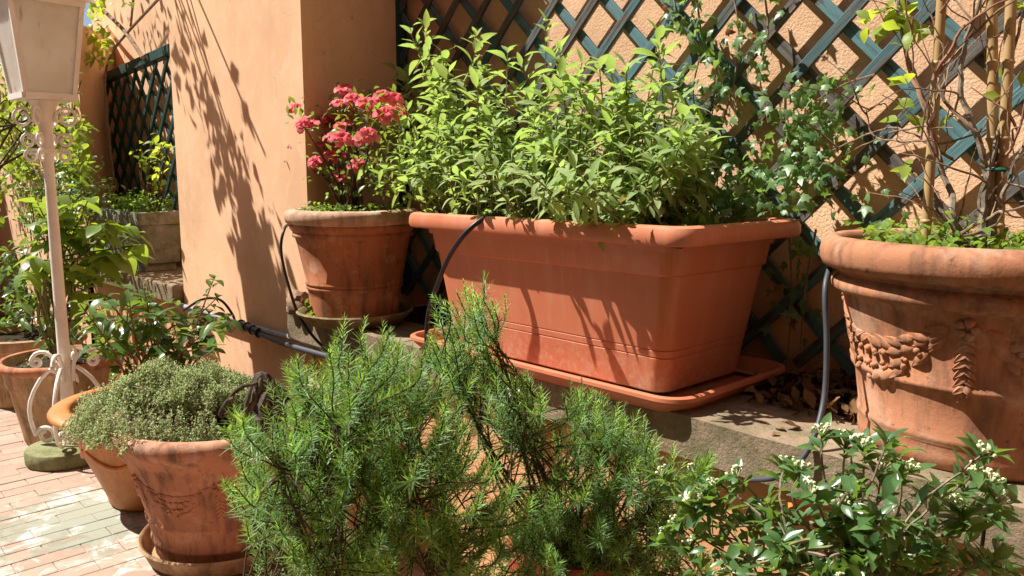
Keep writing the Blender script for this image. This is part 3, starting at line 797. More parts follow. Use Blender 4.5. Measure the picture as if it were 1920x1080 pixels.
# --- mossy concrete trough on the left ledge
kx0, kx1 = -5.2, -4.44
ct = thing('planter', ((kx0+kx1)/2, 1.55, ZL-.01), 'mossy grey concrete trough on the ledge left of the pilaster', 'planter')
def ring3(i, z): return (rrect(kx0+i, kx1-i, 1.42+i, 1.665-i, .012, 3), z)
m3 = loft([ring3(.035, ZL+.035), ring3(.03, ZL+.04), ring3(.012, ZL+.245), ring3(.0, ZL+.25), ring3(-.004, ZL+.29), ring3(.0, ZL+.315), ring3(.012, ZL+.32), ring3(.035, ZL+.315), ring3(.04, ZL+.28)])
m3.v = [tuple(Vector(v)+noise.noise_vector(Vector(v)*14)*.005) for v in m3.v]
m3.build('trough_body', M['concrete'], ct, True, 35)
for x in (kx0+.12, kx1-.12): MB().box((x, 1.54, ZL+.013), (.12, .17, .044), bev=.006).build('foot', M['concrete'], ct, False)
MB().box(((kx0+kx1)/2, 1.542, ZL+.285), (kx1-kx0-.078, .165, .02)).build('soil', M['soil'], ct, False)

# ================================================================== LAMP POST
LX, LY = -3.65, .835
lp = thing('garden_lamp', (LX, LY, 0), 'white painted wrought iron garden lamp post on a round mossy stone', 'lamp post')
MB().lathe((LX, LY-.015, .012), [(.150, 0), (.158, .01), (.160, .05), (.154, .062), (.10, .068), (.02, .068)], 56, True, .012, 3).build('stone_base', M['mossstone'], lp, True, 50)

MB().tube([(LX, LY, .078), (LX, LY, .9), (LX, LY, 1.32)], [.026, .022, .019], 16).build('pole', M['white'], lp)
MB().lathe((LX, LY, 0), [(.020, 1.295), (.030, 1.31), (.024, 1.325), (.026, 1.415), (.042, 1.475), (.060, 1.502)], 20, True).build('pole_neck', M['white'], lp)
def spiral(c, u, v, r0, r1, a0, turns, n=22):
    return [Vector(c)+(Vector(u)*math.cos(a0+turns*2*PI*i/n)+Vector(v)*math.sin(a0+turns*2*PI*i/n))*(r0+(r1-r0)*i/n) for i in range(n+1)]
for k in range(4):
    a = PI/4+k*PI/2+R(12); u = Vector((math.cos(a), math.sin(a), 0)); O = Vector((LX, LY, 0))
    # tall C scroll: curls at the stone, sweeps out and up, curls back at the pole
    low = spiral(O+u*.095+Zv*.118, u, Zv, .016, .038, R(90), -1.25, 20)
    up_ = [O+u*.150+Zv*.19, O+u*.145+Zv*.27, O+u*.10+Zv*.36, O+u*.045+Zv*.41]
    MB().tube(spline(low+up_, 2), .0085, 8).build('scroll_foot', M['white'], lp)
    sc2 = [O+u*.030+Zv*.35, O+u*.036+Zv*.43, O+u*.07+Zv*.475, O+u*.11+Zv*.47, O+u*.13+Zv*.44]+spiral(O+u*.109+Zv*.435, u, Zv, .021, .009, R(15), -1.0, 12)
    MB().tube(spline(sc2, 2), .0085, 8).build('scroll', M['white'], lp)
    # scrolls beneath the lantern
    for (zc, rr, off) in ((1.435, .046, .082), (1.345, .032, .068), (1.285, .028, .062)):
        pts = spiral(O+u*off+Zv*zc, u, Zv, rr, rr*.35, R(200 if zc > 1.34 else 150), -1.35, 22)
        MB().tube(pts, .0062, 7).build('scroll', M['white'], lp)
# lantern: a square bowl widening upwards
ZB, ZTOP = 1.515, 1.875
yawl = R(4)
hb, ht = .086, .126
ux = Vector((math.cos(yawl), math.sin(yawl), 0)); uy = Vector((-math.sin(yawl), math.cos(yawl), 0)); LO = Vector((LX, LY, 0))
def lc(i, h, z):
    sx, sy = ((1, 1), (-1, 1), (-1, -1), (1, -1))[i % 4]; return LO+ux*h*sx+uy*h*sy+Zv*z
fm = thing
fr = MB()
for i in range(4):
    fr.tube([lc(i, hb, ZB), lc(i, ht, ZTOP)], .0125, 4)
frame_o = fr.build('lantern_frame', M['white'], lp, False)
for hh_, zz_ in ((hb+.004, ZB), (ht+.002, ZTOP)):
    rb_ = MB()
    for i in range(4): rb_.tube([lc(i, hh_, zz_), lc(i+1, hh_, zz_)], .016, 4)
    rb_.build('lantern_rail', M['white'], frame_o, False)
MB().box((LX, LY, ZB-.006), (hb*1.9, hb*1.9, .012), Matrix.Rotation(yawl, 3, 'Z')).build('lantern_floor', M['white'], lp, False)
for i in range(4):
    a, b_, c_, d_ = lc(i, hb-.003, ZB), lc(i+1, hb-.003, ZB), lc(i+1, ht-.003, ZTOP), lc(i, ht-.003, ZTOP)
    nrm = (b_-a).cross(d_-a).normalized()*.004
    MB().add([a, b_, c_, d_, a+nrm, b_+nrm, c_+nrm, d_+nrm], [(0, 1, 2, 3), (7, 6, 5, 4), (0, 4, 5, 1), (1, 5, 6, 2), (2, 6, 7, 3), (3, 7, 4, 0)]).build('pane', M['pane'], lp, False)
rf = MB(); hh = ht+.014
vs = []; levels = ((hh, ZTOP+.012), (hh+.004, ZTOP+.03), (ht*.92, ZTOP+.055), (ht*.55, ZTOP+.13), (.04, ZTOP+.19), (.03, ZTOP+.24))
for h, z in levels:
    for i in range(4): vs.append(lc(i, h, z))
fs = [(3, 2, 1, 0), tuple(20+i for i in range(4))]
for l in range(len(levels)-1):
    for i in range(4): fs.append((l*4+i, l*4+(i+1) % 4, l*4+4+(i+1) % 4, l*4+4+i))
roof = rf.add(vs, fs).build('lantern_roof', M['white'], lp, False)
cr = MB()                                                # scalloped crown edge
for i in range(4):
    A, B = lc(i, hh, ZTOP+.03), lc(i+1, hh, ZTOP+.03)
    for k in range(8): cr.blob(A.lerp(B, (k+.5)/8), (.024, .024, .022), 2, .15, i*9+k)
cr.build('crown_edge', M['white'], roof)

# ================================================================== PIPES AND HOSES
def hose(name, pts, r, mat, label, cat='hose', seg=10):
    o = MB().tube(spline(pts, 8), r, seg).build(name, mat); return tag(o, label, cat)
hose('drip_hose', [atY(545, 418, 1.37), atY(533, 430, 1.30), atY(527, 470, 1.275), atY(541, 535, 1.28), atY(565, 600, 1.30), atY(612, 655, 1.345), atY(660, 668, 1.355), atY(722, 688, 1.36), atY(800, 720, 1.36)], .0052, M['hose'], 'thin black drip hose hanging beside the azalea pot')
hose('drip_hose', [atY(960, 408, 1.46), atY(920, 404, 1.38), atY(878, 432, 1.325), atY(843, 480, 1.315), atY(818, 540, 1.315), atY(803, 590, 1.32), atY(800, 650, 1.32), atY(806, 700, 1.34)], .0068, M['hose'], 'black drip hose arching over the rim of the sage trough')
hose('drip_hose', [atY(1556, 500, 1.50), atY(1547, 545, 1.455), atY(1550, 640, 1.44), atY(1546, 740, 1.42), atY(1528, 815, 1.375), atY(1500, 865, 1.35), atY(1455, 895, 1.345), atY(1405, 900, 1.36)], .0054, M['greyhose'], 'grey hose hanging down the side of the big garland pot')
hose('drip_hose', [atY(345, 582, 1.22), atY(378, 562, 1.22), atY(412, 562, 1.24), atY(436, 590, 1.27), atY(441, 612, 1.33), atY(436, 622, 1.37)], .005, M['hose'], 'black hose loop arching out of the glossy shrub')
cd = thing('conduit', tuple(atY(500, 625, 1.388)), 'pair of grey conduits with black coupling along the wall foot', 'conduit')
MB().tube([atY(330, 570, 1.388), atY(440, 604, 1.388), atY(580, 642, 1.388)]+[atY(650, 664, 1.388)], .0125, 12).build('grey_pipe', M['conduit'], cd)
MB().tube(spline([atY(448, 608, 1.375), atY(520, 640, 1.372), atY(600, 664, 1.375), atY(700, 690, 1.385)], 5), .0105, 12).build('black_cable', M['greyhose'], cd)
cp = MB(); A, B = atY(452, 608, 1.375), atY(486, 624, 1.373)
cp.tube([A, B], .017, 14)
for k in range(4): q = A.lerp(B, k/3.0); dd = (B-A).normalized()*.003; cp.tube([q-dd, q+dd], .0205, 14)
cp.build('coupling', M['hose'], cd)
wp = thing('drain_pipe', tuple(atY(985, 860, 1.375)), 'white ribbed drain pipe on the low wall behind the rosemary', 'pipe')
a, b_ = atY(978, 775, 1.375), atY(990, 868, 1.375)
MB().tube([Vector((a.x, 1.373, .66)), Vector((a.x, 1.373, .50))], .032, 16).build('pipe', M['pipe'], wp)
for k in range(9): z = .51+k*.018; MB().lathe((a.x, 1.373, z), [(.033, 0), (.0355, .003), (.033, .006)], 20, False).build('rib', M['pipe'], wp)
MB().tube([(a.x+.062, 1.385, .61), (a.x+.063, 1.382, .56), (a.x+.062, 1.385, .50)], .006, 8).build('cable', M['greyhose'], wp)

# broken terracotta lump beside the azalea saucer
rk = atZ(578, 582, ZL+.02)
lump = MB(); lump.blob((-2.60, 1.365, ZL+.045), (.055, .035, .045), 3, .55, 2.2); lump.blob((-2.57, 1.36, ZL+.075), (.03, .025, .022), 2, .6, 5); lump.blob((-2.645, 1.362, ZL+.03), (.028, .02, .03), 2, .7, 8)
tag(lump.build('clay_lump', M['rock'], None, True, 30), 'broken brown clay lump on the coping end beside the azalea saucer', 'rubble')
MB_ = None
# gnarled driftwood on the thyme pot
dw = thing('driftwood', tuple(atD(480, 780, 2.30)), 'dark gnarled driftwood leaning at the right of the thyme', 'driftwood')
def dpt(x, y, D): return atD(x, y, D)
d1 = MB(); d1.blob(dpt(500, 745, 2.33), (.045, .05, .062), 3, .7, 4.1); d1.blob(dpt(492, 785, 2.33), (.055, .05, .04), 3, .7, 7.3); d1.build('burl', M['driftwood'], dw, True, 30)
for pts, r in (([(470, 800, 2.26), (468, 770, 2.25), (482, 735, 2.25), (490, 708, 2.27)], .010), ([(455, 800, 2.25), (462, 755, 2.24), (472, 720, 2.26)], .008),
               ([(432, 760, 2.22), (440, 735, 2.22), (465, 722, 2.24), (495, 712, 2.28)], .007), ([(440, 745, 2.2), (418, 762, 2.2), (415, 780, 2.2), (430, 775, 2.2), (440, 760, 2.2)], .006),
               ([(520, 775, 2.30), (518, 740, 2.30), (512, 712, 2.31)], .008)):
    pp = spline([dpt(*q) for q in pts], 6); pp = [q+noise.noise_vector(q*40)*.006 for q in pp]
    MB().tube(pp, [r*(1-.4*i/len(pp)) for i in range(len(pp))], 9).build('root', M['driftwood'], dw)

# ================================================================== PLANTS
def rad_dir(a, el): return Vector((math.cos(a)*math.cos(el), math.sin(a)*math.cos(el), math.sin(el)))
# ---- sage
sg = thing('sage_plant', (-1.43, 1.6, ZR-.04), 'tall bushy green sage filling the long trough', 'plant')
items = []; nst = 0
def sage_stem(base, tip, n_pairs, lsize, parent, bend=.05, start=.25):
    base = Vector(base); tip = Vector(tip)
    mid = base.lerp(tip, .5)+rv(bend); pts = spline([base, mid, tip], 6)
    MB().tube(pts, [.0032*(1-.5*i/len(pts)) for i in range(len(pts))], 5).build('stem', M['greenstem'], parent)
    L = len(pts)-1; a = random.uniform(0, 6.28)
    for k in range(n_pairs):
        t = start+(1-start)*(k/(n_pairs-1))**.85; f = t*L; i = min(int(f), L-1); p = pts[i].lerp(pts[i+1], f-i)
        ax = (pts[i+1]-pts[i]).normalized(); a += PI/2+random.uniform(-.3, .3)
        o1 = ax.orthogonal().normalized(); o2 = ax.cross(o1)
        top = k >= n_pairs-2
        for sgn in (0, PI):
            if not top and random.random() < .12: continue
            d = o1*math.cos(a+sgn)+o2*math.sin(a+sgn)
            lift = random.uniform(.7, 1.3) if top else random.uniform(-.25, .65)
            dd = (d+ax*lift+rv(.2)).normalized()
            sz = lsize*random.uniform(.65, 1.15)*(.75+.45*t)
            if k == n_pairs-1: sz *= .75
            items.append((frame(p, dd, (ax+Vector((0, 0, .6))+rv(.35)).normalized(), sz), random.choice(LV['sage_young'] if k >= n_pairs-4 and random.random() < .8 else LV['sage'])))
        if random.random() < .6:                         # small axil leaves
            for _ in range(2): items.append((frame(p, (ax*.7+rv(.8)).normalized(), Zv+rv(.5), lsize*random.uniform(.3, .5)), random.choice(LV['sage'])))
# outline: (pixel x, pixel y of the crown's top) -> tips
out = [(690, 190), (755, 130), (770, 60), (795, 45), (830, 95), (850, 130), (885, 75), (905, 60), (945, 95), (980, 120), (1030, 40), (1045, 90), (1080, 110), (1120, 125), (1100, 170), (1150, 115), (1185, 120), (1225, 50), (1240, 105), (1270, 140), (1280, 200), (1300, 230), (1320, 260)]
for (x, y) in out:
    for rep in range(2):
        Yt = random.uniform(1.45, 1.78); tp = atY(x+random.uniform(-12, 12), y+rep*random.uniform(25, 90)+random.uniform(0, 12), Yt)
        bx = min(max(tp.x+random.uniform(-.06, .06), PX0+.07), PX1-.3)
        sage_stem((bx, min(max(Yt+random.uniform(-.06, .06), PY0+.07), PY1-.07), ZR-.04), tp, random.randint(12, 16), .066, sg)
for _ in range(130):                                     # body of the bush
    x = random.uniform(760, 1310); top = 170+max(0, (x-1150))*.5+max(0, 800-x)*.4
    y = random.uniform(top, 330); Yt = random.uniform(1.40, 1.72); tp = atY(x, y, Yt)
    bx = min(max(tp.x+random.uniform(-.08, .08), PX0+.07), PX1-.28)
    sage_stem((bx, min(max(Yt+random.uniform(0, .1), PY0+.07), PY1-.07), ZR-.04), tp, random.randint(10, 14), .053, sg)
for (x, y, Y) in ((985, 330, 1.30), (1010, 360, 1.30), (1045, 345, 1.28), (1075, 370, 1.30), (930, 320, 1.32), (860, 330, 1.33), (820, 300, 1.35), (1120, 330, 1.33), (960, 300, 1.22), (1000, 330, 1.20), (1040, 300, 1.22), (1020, 270, 1.25), (1080, 320, 1.22), (890, 300, 1.24), (1060, 350, 1.2)):   # sprigs leaning out over the rim
    tp = atY(x, y, Y); sage_stem((tp.x+.03, PY0+.06, ZR-.04), tp, 7, .055, sg, .03)
for (x, y) in ((720, 330), (690, 300), (745, 280), (755, 330), (735, 210), (770, 270)):
    Yt = random.uniform(1.40, 1.5); tp = atY(x, y, Yt); sage_stem((PX0+random.uniform(.06, .15), 1.45, ZR-.04), tp, 9, .06, sg, .04)
# short dry growth and small leaves near the rim
for _ in range(420):
    x = random.uniform(PX0+.05, PX1-.25); y = random.uniform(PY0+.04, PY1-.1); z = ZR-.03+abs(random.gauss(0, .07))
    items.append((frame((x, y, z), rv(1)+Vector((0, 0, .2)), Zv+rv(.6), random.uniform(.02, .045)), random.choice(LV['sage'])))
put_leaves(sg, items, M['sage'])
dm = MB()
for _ in range(150):
    x = random.uniform(PX0+.05, PX1-.2); y = random.uniform(PY0+.05, PY1-.08); h = random.uniform(.06, .22)
    dm.tube(spline([Vector((x, y, ZR-.05)), Vector((x, y, ZR-.05+h*.5))+rv(.025), Vector((x, y, ZR-.05+h))+rv(.05)], 3), .0014, 4, False)
o_ = dm.build('dry_stems', M['twig'], sg); o_['kind'] = 'stuff'

# ---- azalea
az = thing('azalea', (AX, AY, ZA+.37), 'pink flowering azalea bush in the weathered terracotta pot', 'plant')
def flower_mesh(seed):
    rd = random.Random(seed); vs = []; fs = []
    for layer, (npet, ln, lift) in enumerate(((5, 1.0, .35), (5, .8, .75), (4, .55, 1.4))):
        for k in range(npet):
            a = 2*PI*k/npet+layer*.6+rd.uniform(-.2, .2); ca, sa_ = math.cos(a), math.sin(a); o = len(vs)
            L = ln*rd.uniform(.85, 1.1); el = math.atan(lift)+rd.uniform(-.15, .15)
            for (t, w_) in ((0, .05), (.45, .30), (.8, .40), (1, .18)):
                r = L*t*math.cos(el-.5*t); z = L*t*math.sin(el-.5*t)
                for s_ in (-1, 0, 1):
                    ww = w_*s_*L; zz = z+.09*abs(s_)*(1 if t < .9 else -1)+rd.uniform(-.05, .05)
                    vs.append((r*ca-ww*sa_, r*sa_+ww*ca, zz))
            for i in range(3):
                for j in range(2): b0 = o+i*3+j; fs.append((b0, b0+1, b0+4, b0+3))
    me = bpy.data.meshes.new('flower'); me.from_pydata(vs, [], fs); me.update()
    me.polygons.foreach_set('use_smooth', [True]*len(me.polygons)); me.materials.append(M['flower']); return me
FLW = [flower_mesh(i) for i in range(4)]
fl_px = [(652, 165), (600, 180), (625, 182), (640, 195), (592, 195), (560, 212), (572, 222), (650, 205), (680, 175), (700, 180), (725, 188), (740, 192), (670, 195), (690, 205), (610, 215), (660, 225), (590, 235), (620, 230),
         (585, 245), (600, 252), (640, 240), (655, 250), (628, 258), (640, 268), (612, 262), (660, 262), (560, 262), (552, 274), (575, 282), (583, 290), (620, 282), (645, 285), (635, 300), (665, 300), (608, 315), (640, 320), (715, 215), (735, 215), (755, 218), (700, 222), (680, 240), (690, 262), (650, 235), (618, 245), (634, 212)]
stems = []; litems = []
for i, (x, y) in enumerate(fl_px):
    x += random.uniform(-14, 14); y += random.uniform(-12, 16); Yf = 1.48+random.uniform(-.13, .09)+max(0, (640-x))*-.0006
    p = atY(x, y, Yf); base = Vector((AX+random.uniform(-.03, .03), AY+random.uniform(-.03, .03), ZA+.37))
    tocam = (CAM-p).normalized(); nd = (tocam*.7+(p-base).normalized()*.8+Zv*.5+rv(.4)).normalized()
    m = frame(p, nd.orthogonal(), nd, random.uniform(.030, .040))
    ob = bpy.data.objects.new('flower', random.choice(FLW)); COL.objects.link(ob); ob.parent = az
    mm_ = m.copy(); mm_.translation = p-ORG[az.name]; ob.matrix_local = mm_
    if i % 3 == 0:
        MB().tube(spline([base, base.lerp(p, .5)+rv(.04), p], 5), [.006, .0055, .005, .0045, .004, .0035, .003, .0025, .002, .0018, .0015], 6).build('stem', M['darkstem'], az)
    for _ in range(11):
        q = p+rv(.05)-nd*.03; litems.append((frame(q, rv(1)+nd*.7, Zv+rv(.7), random.uniform(.022, .038)), random.choice(LV['azl'])))
for _ in range(420):
    x = random.triangular(575, 775, 720); y = random.uniform(200, 370); q = atY(x, y, 1.5+random.uniform(-.1, .1))
    litems.append((frame(q, rv(1), Zv+rv(.7), random.uniform(.02, .036)), random.choice(LV['azl'])))
put_leaves(az, litems, M['azl'])
# weeds on the azalea soil
def weeds(root_label, cx, cy, r, z, n, size, name='ground_weeds', rect=None, mat='weed', h=.05):
    it = []
    for _ in range(n):
        if rect: x = random.uniform(rect[0], rect[1]); y = random.uniform(rect[2], rect[3])
        else:
            a = random.uniform(0, 6.28); q = r*math.sqrt(random.random()); x = cx+q*math.cos(a); y = cy+q*math.sin(a)
        k = .4+.8*max(0, noise.noise(Vector((x*14, y*14, 3)))+.4)
        it.append((frame((x, y, z+random.uniform(0, h)*k), rv(1)+Vector((0, 0, .25)), Zv+rv(.4), size*random.uniform(.6, 1.3)), random.choice(LV[mat])))
    o = joined(name, it, M[mat], None); return tag(o, root_label, 'weeds')
weeds('low bright green weeds on the soil of the azalea pot', AX, AY, .185, ZA+.375, 420, .016, h=.03)
weeds('low bright green weeds around the canes in the big garland pot', BX, BY, .22, ZL+.37, 900, .02, h=.055)
weeds('small green weeds on the thyme pot soil below the driftwood', -2.22, 1.02, .13, .44, 260, .022, h=.05)
weeds('sparse seedlings on the soil of the old mottled pot', CX, CY, .2, .36, 120, .016, h=.02)
weeds('bright weeds growing in the mossy concrete trough', 0, 0, 0, ZL+.30, 700, .03, rect=(kx0+.04, kx1-.04, 1.46, 1.63), h=.13)

# ---- ivy
def ivy(label, strands, n_leaf, lsz, spread, root_loc, facing=Vector((0, -1, .35)), extra=()):
    root = thing('ivy', root_loc, label, 'ivy'); it = []
    for pts in strands:
        pp = spline(pts, 8)
        MB().tube(pp, [.003*(1-.5*i/len(pp)) for i in range(len(pp))], 5).build('stem', M['twig'], root)
        for _ in range(n_leaf):
            f = random.random()*(len(pp)-1); i = int(f); p = pp[i].lerp(pp[min(i+1, len(pp)-1)], f-i)+Vector((random.gauss(0, spread), -abs(random.gauss(0, spread*.6)), random.gauss(0, spread)))
            nrm = (facing+rv(.75)).normalized(); d = (Vector((0, -.2, -.6))+rv(.9)).normalized()
            it.append((frame(p, d, nrm, lsz*random.uniform(.55, 1.2)), random.choice(LV['ivy'])))
    for (c, sp, n) in extra:
        for _ in range(n):
            p = Vector(c)+Vector((random.gauss(0, sp[0]), -abs(random.gauss(0, sp[1])), random.gauss(0, sp[2])))
            it.append((frame(p, Vector((0, -.2, -.4))+rv(.9), facing+rv(.75), lsz*random.uniform(.55, 1.2)), random.choice(LV['ivy'])))
    put_leaves(root, it, M['ivy']); return root
YI = 1.86
ivy('ivy curtain hanging on the trellis right of the sage', [[atY(1300, -40, YI), atY(1315, 80, YI), atY(1300, 180, YI), atY(1330, 300, YI)], [atY(1370, -40, YI), atY(1385, 60, YI), atY(1375, 160, YI), atY(1350, 260, YI), atY(1370, 330, YI)],
     [atY(1430, -40, YI), atY(1440, 60, YI), atY(1425, 140, YI), atY(1440, 230, YI)], [atY(1260, -40, YI), atY(1270, 20, YI), atY(1310, 60, YI)], [atY(1330, 60, YI), atY(1345, 150, YI), atY(1330, 240, YI)]],
    48, .037, .026, tuple(atY(1330, 300, YI)))
ivy('bright ivy cluster on the trellis left of the bamboo canes', [[atY(1640, 140, YI), atY(1580, 160, YI), atY(1520, 200, YI), atY(1480, 270, YI)], [atY(1600, 190, YI), atY(1540, 240, YI), atY(1500, 330, YI)]],
    22, .037, .020, tuple(atY(1540, 200, YI)), extra=[(atY(1525, 215, YI-.02), (.05, .03, .05), 100)])
ivy('low ivy mass on the trellis above the right end of the trough', [[atY(1390, 420, 1.80), atY(1430, 340, 1.82), atY(1500, 300, 1.84), atY(1580, 310, 1.86)], [atY(1350, 400, 1.75), atY(1420, 380, 1.8), atY(1500, 350, 1.84)]],
    24, .037, .03, tuple(atY(1420, 400, 1.8)), extra=[(atY(1470, 320, YI-.03), (.09, .04, .03), 110), (atY(1390, 375, 1.8), (.09, .06, .025), 130), (atY(1340, 300, 1.84), (.035, .02, .07), 70), (atY(1550, 300, YI-.01), (.05, .03, .03), 40), (atY(1270, 400, 1.6), (.10, .08, .012), 70)])
ivy('shaded ivy trailing on the wall between trough and big pot', [[atY(1480, 440, 1.87), atY(1485, 560, 1.87), atY(1475, 680, 1.87), atY(1460, 760, 1.87)], [atY(1530, 430, 1.87), atY(1510, 540, 1.87), atY(1500, 660, 1.87)]],
    22, .042, .03, tuple(atY(1480, 760, 1.9)), extra=[(atY(1480, 740, 1.8), (.07, .08, .02), 60), (atY(1640, 425, 1.8), (.05, .04, .03), 20)])

# ---- bare climbing shrub with canes in the big pot
for pts, lab in (([(1770, -60), (1752, 200), (1733, 478)], 'leftmost bamboo cane in the big garland pot'), ([(1858, -60), (1861, 200), (1857, 480)], 'middle bamboo cane in the big garland pot beside another'), ([(1899, -60), (1886, 200), (1869, 482)], 'rightmost bamboo cane in the big garland pot')):
    q = [atY(x, y, 1.58) for x, y in pts]; q[-1].z = ZL+.33; m = MB(); pp = spline(q, 10)
    rs = []; 
    for i in range(len(pp)): rs.append(.0088)
    m.tube(pp, rs, 12)
    for i in range(2, len(pp)-1, 5):
        dd = (pp[i+1]-pp[i]).normalized()*.004; m.tube([pp[i]-dd, pp[i]-dd*.3, pp[i]+dd*.3, pp[i]+dd], [.0088, .0108, .0105, .0088], 12, False)
    tag(m.build('bamboo_cane', M['bamboo'], None, True, 60), lab, 'cane', 'bamboo canes in the big pot')
bs = thing('climbing_shrub', (BX+.03, BY-.02, ZL+.37), 'leggy bare-stemmed shrub with few leaves tied to the bamboo canes', 'shrub')
vit = []
def twig(pts, r, mat, depth, name='branch'):
    pp = spline(pts, 6); pp = [p+noise.noise_vector(p*30)*.006 for p in pp]
    MB().tube(pp, [max(.0008, r*(1-.65*i/len(pp))) for i in range(len(pp))], 6 if r > .002 else 4).build(name, mat, bs)
    return pp
mains = [([(1800, 478), (1790, 400), (1772, 330), (1745, 240), (1715, 150), (1690, 60), (1680, -30)], .0075, 1.60),
         ([(1835, 478), (1845, 400), (1850, 330), (1825, 240), (1800, 150), (1815, 60), (1850, -30)], .0085, 1.56),
         ([(1815, 480), (1800, 430), (1765, 395), (1755, 360)], .012, 1.62),
         ([(1850, 478), (1870, 400), (1895, 330), (1925, 250)], .006, 1.55),
         ([(1845, 470), (1838, 380), (1860, 300), (1880, 210), (1905, 80), (1930, -20)], .006, 1.57),
         ([(1790, 300), (1740, 270), (1680, 240), (1600, 260), (1560, 280)], .003, 1.60),
         ([(1830, 250), (1760, 160), (1830, 60), (1900, 0)], .004, 1.55),
         ([(1760, 300), (1735, 200), (1700, 120), (1715, 30)], .0045, 1.58),
         ([(1750, 150), (1800, 60), (1850, 20), (1920, -20)], .004, 1.54),
         ([(1740, 265), (1690, 265), (1640, 258), (1625, 210), (1640, 195)], .0025, 1.56),
         ([(1855, 430), (1800, 440), (1870, 400), (1930, 380)], .004, 1.54),
         ([(1840, 330), (1900, 270), (1925, 170)], .004, 1.56), ([(1770, 330), (1740, 250), (1770, 130), (1745, 20)], .004, 1.57)]
allp = []
for px, r, Y in mains:
    q = [atY(x, y, Y+random.uniform(-.02, .02)) for x, y in px]; q[0].z = max(q[0].z, ZL+.35)
    pp = twig(q, r, M['bark'] if r > .005 else random.choice([M['twig'], M['redtwig']]), 0); allp += pp
for _ in range(70):
    p = random.choice(allp); d = (rv(1)+Vector((0, -.1, .5))).normalized(); L = random.uniform(.06, .22)
    pp = twig([p, p+d*L*.5+rv(.02), p+d*L+rv(.04)], random.uniform(.0012, .0024), random.choice([M['twig'], M['redtwig'], M['twig']]), 1, 'twig')
    if random.random() < .16 and p.z > 1.15:
        for _ in range(random.randint(2, 5)): vit.append((frame(pp[-1]+rv(.012), d+rv(.9), Zv+rv(.7), random.uniform(.025, .05)), random.choice(LV['vine'])))
for (x, y, n) in ((1650, 60, 6), (1690, 40, 6), (1640, 25, 5), (1700, 75, 6), (1685, 225, 4), (1700, 70, 3), (1720, 330, 3), (1905, 160, 3), (1860, 470, 4), (1660, 20, 5), (1640, 5, 5), (1740, 235, 3)):
    p = atY(x, y, 1.58)
    for _ in range(n): vit.append((frame(p+rv(.025), rv(1)+Vector((0, 0, .3)), Vector((-.3, -.6, .8))+rv(.7), random.uniform(.028, .055)), random.choice(LV['vine'])))
put_leaves(bs, vit, M['vine'])
tie = MB(); q = atY(1868, 318, 1.57); tie.lathe(q, [(.018, -.004), (.021, 0), (.018, .004)], 20, False)
tag(tie.build('garden_tie', simple('green_tie', (.01, .10, .06), .5)), 'green garden tie around the paired bamboo canes', 'tie')

# ---- rosemary
def rosemary(label, root_p, tips, region, nshoot, Dr, seed):
    root = thing('rosemary_bush', tuple(root_p), label, 'plant'); it = []; rd = random.Random(seed); tw = MB()
    def U(a): return Vector((rd.uniform(-a, a), rd.uniform(-a, a), rd.uniform(-a, a)))
    def shoot(pp, dens, nl, start=.1):
        young = rd.random() < .65
        L = sum((pp[i+1]-pp[i]).length for i in range(len(pp)-1)); n = int(L*dens); a = rd.uniform(0, 6)
        for k in range(n):
            t = start+(1-start)*k/max(1, n-1); f = t*(len(pp)-1); i = min(int(f), len(pp)-2); p = pp[i].lerp(pp[i+1], f-i)
            ax = (pp[i+1]-pp[i]).normalized(); o1 = ax.orthogonal().normalized(); o2 = ax.cross(o1); a += 2.4+rd.uniform(-.4, .4)
            d = o1*math.cos(a)+o2*math.sin(a)
            dd = (d+ax*(.75+1.3*max(0, t-.6)/.4)+U(.2)).normalized()
            it.append((frame(p, dd, ax-d*.2, nl*rd.uniform(.7, 1.2)*(1-.5*max(0, t-.75)/.25)), rd.choice(LV['needle_young'] if t > .66 and young else LV['needle'])))
    nodes = []
    for (x, y) in tips:
        tip = atD(x, y, Dr+rd.uniform(-.13, .13)); v = tip-root_p
        mid = root_p+Vector((v.x*.6, v.y*.6, v.z*.40))+U(.05)
        pp = spline([root_p+U(.03)*Vector((1, 1, 0)), mid, tip-Vector((0, 0, .0))], 10)
        MB().tube(pp, [.0045*(1-.75*i/len(pp)) for i in range(len(pp))], 5).build('branch', M['darkstem'], root)
        shoot(pp[len(pp)//2:], 480, .019)
        for i in range(len(pp)//4, len(pp)-1): nodes.append((pp[i], (pp[i+1]-pp[i]).normalized()))
    k = 0; tries = 0
    while k < nshoot and tries < nshoot*40:
        tries += 1
        x = rd.uniform(380, 1320); y = rd.uniform(530, 1150)
        if not region(x, y, rd): continue
        tip = atD(x, y, Dr+rd.gauss(0, .10)); out_ = Vector((tip.x-root_p.x, tip.y-root_p.y, 0))*1.6
        near = min(nodes, key=lambda q: (q[0]-tip).length-(.10 if q[0].z < tip.z-.03 else 0))
        v = tip-near[0]
        if v.length > .30: v = v.normalized()*.30
        mn = .09 if rd.random() < .5 else .16
        if v.length < mn: v = v.normalized()*mn
        b0 = tip-v; up = (out_+Vector((rd.uniform(-.35, .35), rd.uniform(-.35, .35), rd.uniform(.9, 1.4)))).normalized()*.05
        pp = spline([b0, b0.lerp(tip, .55)+U(.012), tip, tip+up], 4)
        tw.tube(pp, [.0016-.0009*i/len(pp) for i in range(len(pp))], 4, False)
        shoot(pp[len(pp)//4:], rd.choice((380, 480, 600)), .018+.009*rd.random()); k += 1
    joined('foliage', it, M['rosemary'], root)
    o_ = tw.build('twigs', M['darkstem'], root); o_['kind'] = 'stuff'
    return root, len(it)
def inpoly(x, y, P):
    c = False; n = len(P)
    for i in range(n):
        (x1, y1), (x2, y2) = P[i], P[(i+1) % n]
        if (y1 > y) != (y2 > y) and x < (x2-x1)*(y-y1)/(y2-y1)+x1: c = not c
    return c
